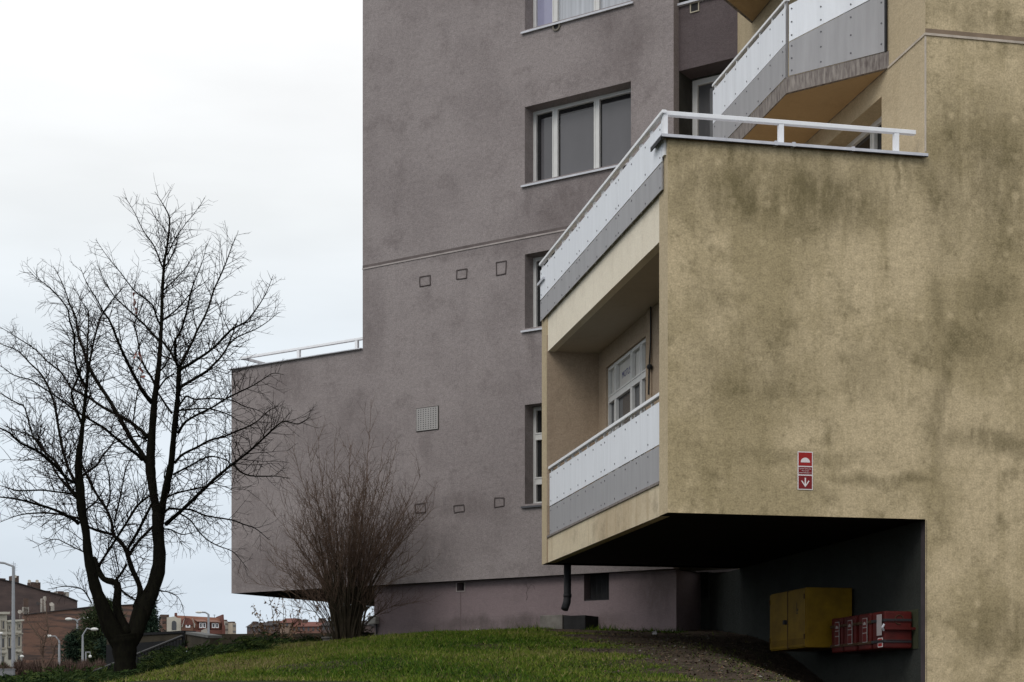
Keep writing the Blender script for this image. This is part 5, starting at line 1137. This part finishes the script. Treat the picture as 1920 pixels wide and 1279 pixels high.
def fwindow(fr, x0, x1, y0, y1, parent, hood=True, frame=M_shade):
    a, z1 = fr.at(x0, y0); b_, _ = fr.at(x1, y0); z0 = fr.at(x0, y1)[1]; m = MB(); k = .14
    m.box(fr, a - k, a, 0, .08, z0, z1); m.box(fr, b_, b_ + k, 0, .08, z0, z1); m.box(fr, a - k * 1.6, b_ + k * 1.6, 0, .16, z0 - .22, z0); m.box(fr, a - k, b_ + k, 0, .1, z1, z1 + .12)
    if hood: m.box(fr, a - k * 2, b_ + k * 2, 0, .35, z1 + .35, z1 + .5)
    o = m.build('window', frame, parent); m = MB(); m.box(fr, a, b_, .0, .03, z0, z1); m.build('pane', M_fw, o); return o
# dark brick tenement seen end-on, behind
Hd = hframe(-30, 252, 150, 262); hb = thing('brick_tenement', Hd.P(Hd.hit(60), -5, gzf(-70, 255)), 'dark brick tenement end wall with sloping roof edge and many chimneys', 'house')
prism(Hd, [(-40, 1275), (-40, 1083), (0, 1087), (30, 1093), (80, 1108), (118, 1117), (145, 1128), (146, 1275)], -11, 0, 'wall', M_brick, hb)
prism(Hd, [(-40, 1083), (0, 1087), (30, 1093), (80, 1108), (118, 1117), (145, 1128), (145.5, 1126.6), (118, 1115.6), (80, 1106.6), (30, 1091.6), (0, 1085.6), (-40, 1081.6)], -11.2, .25, 'roof', M_slate, hb)
for (x0, x1, y0, y1) in ((-4, 12, 1083.5, 1092), (27, 37, 1079, 1098), (61.5, 77.5, 1091, 1110), (112, 121, 1108, 1120), (124, 131, 1109.5, 1124), (84, 96, 1107, 1114), (100, 110, 1110, 1117)):
    c_ = rect(Hd, x0, x1, y0, y1, -2.2, -.3, 'chimney', M_chim if x0 not in (124, 100) else M_pale, hb)
    if x0 in (61.5, 27):
        for dx in ((2, ) if x0 == 27 else (-5.5, 9)):
            s_, z_ = Hd.at(x0 + dx, 1090 if x0 > 50 else 1081); m = MB(); P0 = Vector(Hd.P(s_, -.2, z_)); nrm = Vector((.35, -.9, .25)).normalized(); m.tube([P0 - nrm * .06, P0 + nrm * .06], [.24, .27], 12); m.tube([P0, P0 - Vector((0, 0, .5)) + Vector((.2 if dx < 0 else 0, .1, 0))], .03, 4); m.build('satellite_dish', M_pale, c_)
for px, y0 in ((33, 1055), (1, 1064), (30, 1052)):
    s_, z0 = Hd.at(px, y0); z1 = Hd.at(px, 1093)[1]; m = MB(); m.tube([Hd.P(s_, -1, z1), Hd.P(s_, -1, z0)], .025, 4)
    for k in range(3): m.tube([Hd.P(s_ - .4, -1, z0 - .3 - .4 * k), Hd.P(s_ + .4, -1, z0 - .3 - .4 * k)], .015, 4)
    m.build('aerial', M_dark, hb)
# lower brick building, its flank of warmer orange brown brick
Hl = hframe(43, 222, 258, 227); hl = thing('brick_building', Hl.P(4, -4, gzf(-60, 220)), 'long windowless orange brown brick wall of a lower building', 'house')
prism(Hl, [(43.5, 1275), (43.5, 1153.5), (170, 1138.5), (258, 1134), (258, 1275)], -8, 0, 'wall', M_brick2, hl)
prism(Hl, [(43.5, 1153.5), (170, 1138.5), (258, 1134), (258, 1132.4), (170, 1137), (43.5, 1152)], -8.2, .2, 'coping', M_slate, hl)
for (x0, x1, y0, y1, mm) in ((45, 54, 1121, 1151, M_chim), (43, 55, 1137, 1150, M_pale), (77.5, 80.5, 1121, 1149, M_pale), (82.5, 87.5, 1117, 1148, M_pale), (80.5, 82.5, 1123, 1148, M_chim), (96, 103, 1131, 1146, M_pale), (94, 95.5, 1118, 1150, M_chim)):
    rect(Hl, x0, x1, y0, y1, -2.6, -1.2, 'chimney', mm, hl)
for (px, py, r) in ((37.5, 1147, .28), (72, 1131, .26), (97, 1133, .3)):
    s_, z_ = Hl.at(px, py); P0 = Vector(Hl.P(s_, -.6, z_)); nrm = Vector((.3, -.9, .3)).normalized(); m = MB(); m.tube([P0 - nrm * .05, P0 + nrm * .06], [r * .9, r], 12); m.tube([P0, P0 - Vector((0, 0, .9))], .03, 4); m.build('satellite_dish', M_pale if px != 72 else M_slate, hl)
# cream house at the left edge
Hc = hframe(-60, 196, 44, 203); hc = thing('cream_house', Hc.P(Hc.hit(10), -4, gzf(-62, 200)), 'cream stuccoed town house with tall hooded windows at the left edge', 'house')
prism(Hc, [(-60, 1275), (-60, 1152), (13, 1152), (13, 1275)], -9, 0, 'wall', M_cream2, hc); prism(Hc, [(13, 1275), (13, 1167), (43, 1164.5), (43, 1275)], -8.5, -.25, 'wall', M_cream2, hc)
prism(Hc, [(-60, 1152), (13, 1152), (14, 1149), (14, 1147.5), (-60, 1147.5)], -9.2, .5, 'cornice', M_cream2, hc); prism(Hc, [(12.5, 1167), (43, 1164.5), (43.8, 1161.5), (12.5, 1163.8)], -8.6, .2, 'cornice', M_cream2, hc)
prism(Hc, [(13.5, 1163.5), (43.5, 1161.3), (45, 1154), (14, 1154)], -8, -2.0, 'roof', M_slate, hc)
Hc2 = Fr(Hc.P(0, -.25, 0)[:2], Hc.u, Hc.n)
for (x0, x1, y0, y1, hd) in ((-22, -17.5, 1165, 1180, False), (-22, -17.5, 1197, 1214, True), (-22, -17.5, 1231, 1246, True), (-9, -5, 1165, 1180, False), (-9, -5, 1197, 1214, True), (4, 7, 1165, 1179, False), (3.2, 7, 1197, 1214, True), (3.2, 6.8, 1231, 1246, True)): fwindow(Hc, x0, x1, y0, y1, hc, hd)
for (x0, x1, y0, y1, hd) in ((15.7, 17.8, 1174, 1180, False), (34.4, 36.6, 1171, 1177, False), (15.2, 18.2, 1196, 1212, True), (25.2, 28, 1196, 1212, True), (33.2, 36.8, 1194, 1211, True), (33.2, 36.8, 1229, 1243, True)): fwindow(Hc2, x0, x1, y0, y1, hc, hd)
a0, z1 = Hc2.at(15.5, 1212); b0_, z0 = Hc2.at(27.5, 1237); m = MB(); m.box(Hc2, a0, b0_, 0, .05, z0, z1); m.build('gateway', mat('gateway_shutter', (.07, .065, .065), .8), hc)
# red roofed house
Hr = hframe(312, 300, 424, 303.5); hr = thing('red_house', Hr.P(Hr.hit(370), -4, gzf(-58, 300)), 'red roofed brick house with two dormers and a cream gable', 'house')
prism(Hr, [(341, 1215), (341, 1169), (362, 1169), (362, 1215)], -8, .0, 'wall', mat('facade_brick', (.20, .115, .085), .9, .3, .6), hr)
m = MB(); s0, zb = Hr.at(335, 1192); s1, _ = Hr.at(420, 1192); _, zt = Hr.at(335, 1152); m.hexa([Hr.P(s0, -9, zb), Hr.P(s1, -9, zb), Hr.P(s1, -.2, zb), Hr.P(s0, -.2, zb), Hr.P(s0, -4.6, zt), Hr.P(s1, -4.6, zt - .3), Hr.P(s1, -3.2, zt - .3), Hr.P(s0, -3.2, zt)]); rf = m.build('roof', M_tile, hr)
rect(Hr, 362.5, 419, 1191, 1215, -8, -.1, 'wall', mat('low_brick', (.26, .12, .075), .9, .25, .6), hr)
prism(Hr, [(362, 1192), (362, 1181), (419, 1181), (419, 1192)], -4, -.1, 'roof', M_tile2, hr)
for (x0, x1, y0, y1) in ((373.5, 386, 1166, 1178), (397, 410, 1167, 1178)):
    a0, z1 = Hr.at(x0 - 1, y0); b0_, z0 = Hr.at(x1 + 1, y1); m = MB(); m.box(Hr, a0, b0_, -3.5, .0, z0 - .2, z1); dm = m.build('dormer', M_tile2, rf)
    zt2 = z1 + .72; m = MB(); m.hexa([Hr.P(a0 - .3, -.0, z1 + .001), Hr.P(b0_ + .3, 0, z1 + .001), Hr.P(b0_ + .3, .35, z1 - .02), Hr.P(a0 - .3, .35, z1 - .02), Hr.P(a0 - .6, -3.4, zt2), Hr.P(b0_ - .2, -3.4, zt2), Hr.P(b0_ + .3, .35, z1 + .08), Hr.P(a0 - .3, .35, z1 + .08)]); m.build('dormer_roof', mat('dormer_tiles', (.22, .12, .09), .85, .25, .8), rf)
    w_ = (x1 - x0 - 1.5) / 2
    for k in range(2):
        xa = x0 + .3 + k * (w_ + 1.0); aa, zz1 = Hr.at(xa, y0 + 1.6); bb, zz0 = Hr.at(xa + w_, y1 - .6); m = MB(); m.wall(Hr, aa, bb, zz0, zz1, [(aa + .1, bb - .1, zz0 + .12, zz1 - .12)], .07, .06); m.box(Hr, aa + .1, bb - .1, .0, .02, zz0 + .12, zz1 - .12, 1); m.build('dormer_window', [M_white, M_fw], rf)
a0, z1 = Hr.at(348, 1166.5); b0_, z0 = Hr.at(356.5, 1177); m = MB(); m.wall(Hr, a0, b0_, z0, z1, [(a0 + .2, b0_ - .2, z0 + .2, z1 - .2)], .1, .1); wo = m.build('window', M_white, hr); m = MB(); m.box(Hr, a0 + .2, b0_ - .2, 0.001, .03, z0 + .2, z1 - .2); m.build('pane', M_fw, wo)
prism(Hr, [(340, 1172), (362, 1172), (360, 1163.5), (354, 1158.8), (346, 1158.8), (341, 1163.5)], -7, .12, 'gable', M_tile2, hr)
for q in ([(340.5, 1176), (342.5, 1168), (345, 1160.5), (346, 1160.5), (343.5, 1170), (342, 1176)], [(360, 1159.5), (361, 1159.5), (364, 1168), (366, 1170), (365, 1177), (363.5, 1177), (363.5, 1171)]): prism(Hr, q, -.3, .2, 'gable_trim', M_pale, hr)
prism(Hr, [(313.5, 1215), (313.5, 1157.5), (329, 1155.5), (333, 1158.5), (340, 1159), (340.5, 1215)], -6, -.4, 'wall', M_cream2, hr, 'cream gable wall with arched window')
s_, z_ = Hr.at(326.8, 1172); m = MB(); m.prism(Hr, [(s_ - .42, z_ - .9), (s_ + .42, z_ - .9), (s_ + .42, z_ + .4)] + [(s_ + .42 * math.cos(a), z_ + .4 + .42 * math.sin(a)) for a in [k / 6 * math.pi for k in range(1, 6)]] + [(s_ - .42, z_ + .4)], -.42, -.34); m.build('window', M_fw, hr)
rect(Hr, 305, 313, 1156, 1215, -6, -.8, 'wall', M_brick2, hr); rect(Hr, 304, 319.5, 1151, 1157, -4, -2, 'chimney', M_chim, hr); rect(Hr, 329.5, 333.5, 1148.5, 1158.5, -2, -.9, 'chimney', M_tile2, hr)
prism(Hr, [(416, 1190), (416.4, 1152.5), (419, 1152.5), (420, 1170), (422, 1176), (422, 1190)], -8, .3, 'end_parapet', M_tile2, hr)
prism(Hr, [(377, 1182), (387, 1178), (388, 1192), (377, 1192)], -1, .6, 'porch', M_pale, hr)
s_, z_ = Hr.at(408, 1150); m = MB(); m.tube([Hr.P(s_, -4, z_ - .9), Hr.P(s_, -4, z_)], .05, 4); m.tube([Hr.P(s_ - .25, -4, z_ - .1), Hr.P(s_ + .25, -4, z_ - .1)], .04, 4); m.build('aerial', M_dark, hr)
# pale towers far off
for (x0, x1, y0, lab, mm) in ((421.5, 427.8, 1164.5, 'far pale tower block touching the red house', M_pale), (436, 442.8, 1168, 'far pale tower block standing alone', mat('tower_beige', (.42, .36, .29), .9, .15, .1))):
    fr = hframe(x0, 800, x1, 802); g0 = gzf(*fr.P(0, 0, 0)[:2]); r = thing('tower_block', fr.P(.8, -6, g0), lab, 'building')
    a0, z1 = fr.at(x0, y0); b0_, _ = fr.at(x1, y0); m = MB(); m.box(fr, a0, b0_, -12, 0, g0, z1); m.build('wall', mm, r); m = MB(); m.box(fr, a0 + .3, b0_ - .3, -11, -.3, z1 + .001, z1 + .7); m.build('roof', M_chim, r)
    for k in range(6): m = MB(); zz = z1 - 2 - k * 2.8; m.box(fr, a0 + .25, b0_ - .25, .0, .03, zz, zz + 1.0); m.build('window_row', mat('far_window_row', (.16, .15, .145), .5) if not bpy.data.materials.get('far_window_row') else bpy.data.materials['far_window_row'], r)
# row of brick roofs behind the thin shrub
Hq = hframe(455, 290, 700, 285); spec = [((463, 491, 1171, 1200), [(466, 472, 1164), (478, 482, 1167)], 'first dark brick house of the row behind the thin shrub', M_brick), ((492, 524, 1168, 1200), [(496, 503, 1164), (508, 519, 1163)], 'brown house with stepped roof behind the thin shrub', M_brick), ((525, 546, 1163, 1200), [(528, 536, 1160)], 'pale rendered house in the row behind the thin shrub', mat('dusty_render', (.26, .19, .15), .9, .3, .5)), ((547, 602, 1170, 1200), [(560, 566, 1160), (590, 599, 1158)], 'long red brick house behind the bare shrub stems', mat('dull_brick', (.19, .105, .085), .9, .3, .5)), ((603, 690, 1168, 1200), [(640, 650, 1160)], 'farthest right brick house, seen between shrub and plinth', M_brick)]
for (x0, x1, y0, y1), ch, lab, mm in spec:
    a0, z1 = Hq.at(x0, y0); b0_, z0 = Hq.at(x1, 1235); r = thing('brick_house', Hq.P((a0 + b0_) / 2, -4, z0), lab, 'house'); m = MB(); m.box(Hq, a0, b0_, -8, 0, z0, z1 - .5); m.build('wall', mm, r)
    m = MB(); m.hexa([Hq.P(a0 - .2, -8.2, z1 - .499), Hq.P(b0_ + .2, -8.2, z1 - .499), Hq.P(b0_ + .2, .3, z1 - .499), Hq.P(a0 - .2, .3, z1 - .499), Hq.P(a0, -5.2, z1 + .5), Hq.P(b0_, -5.2, z1 + .5), Hq.P(b0_, -2.8, z1 + .5), Hq.P(a0, -2.8, z1 + .5)]); m.build('roof', M_tile2 if mm is not M_brick else M_slate, r)
    for (c0, c1, cy) in ch: rect(Hq, c0, c1, cy, y0 + 1, -3.4, -2.0, 'chimney', M_chim, r)
    for k in range(int((x1 - x0) / 9)): xa = x0 + 3 + k * 9; aa, zz1 = Hq.at(xa, y0 + 6); bb, zz0 = Hq.at(xa + 3, y0 + 13); m = MB(); m.box(Hq, aa, bb, 0, .04, zz0, zz1); m.build('window', M_fw, r)
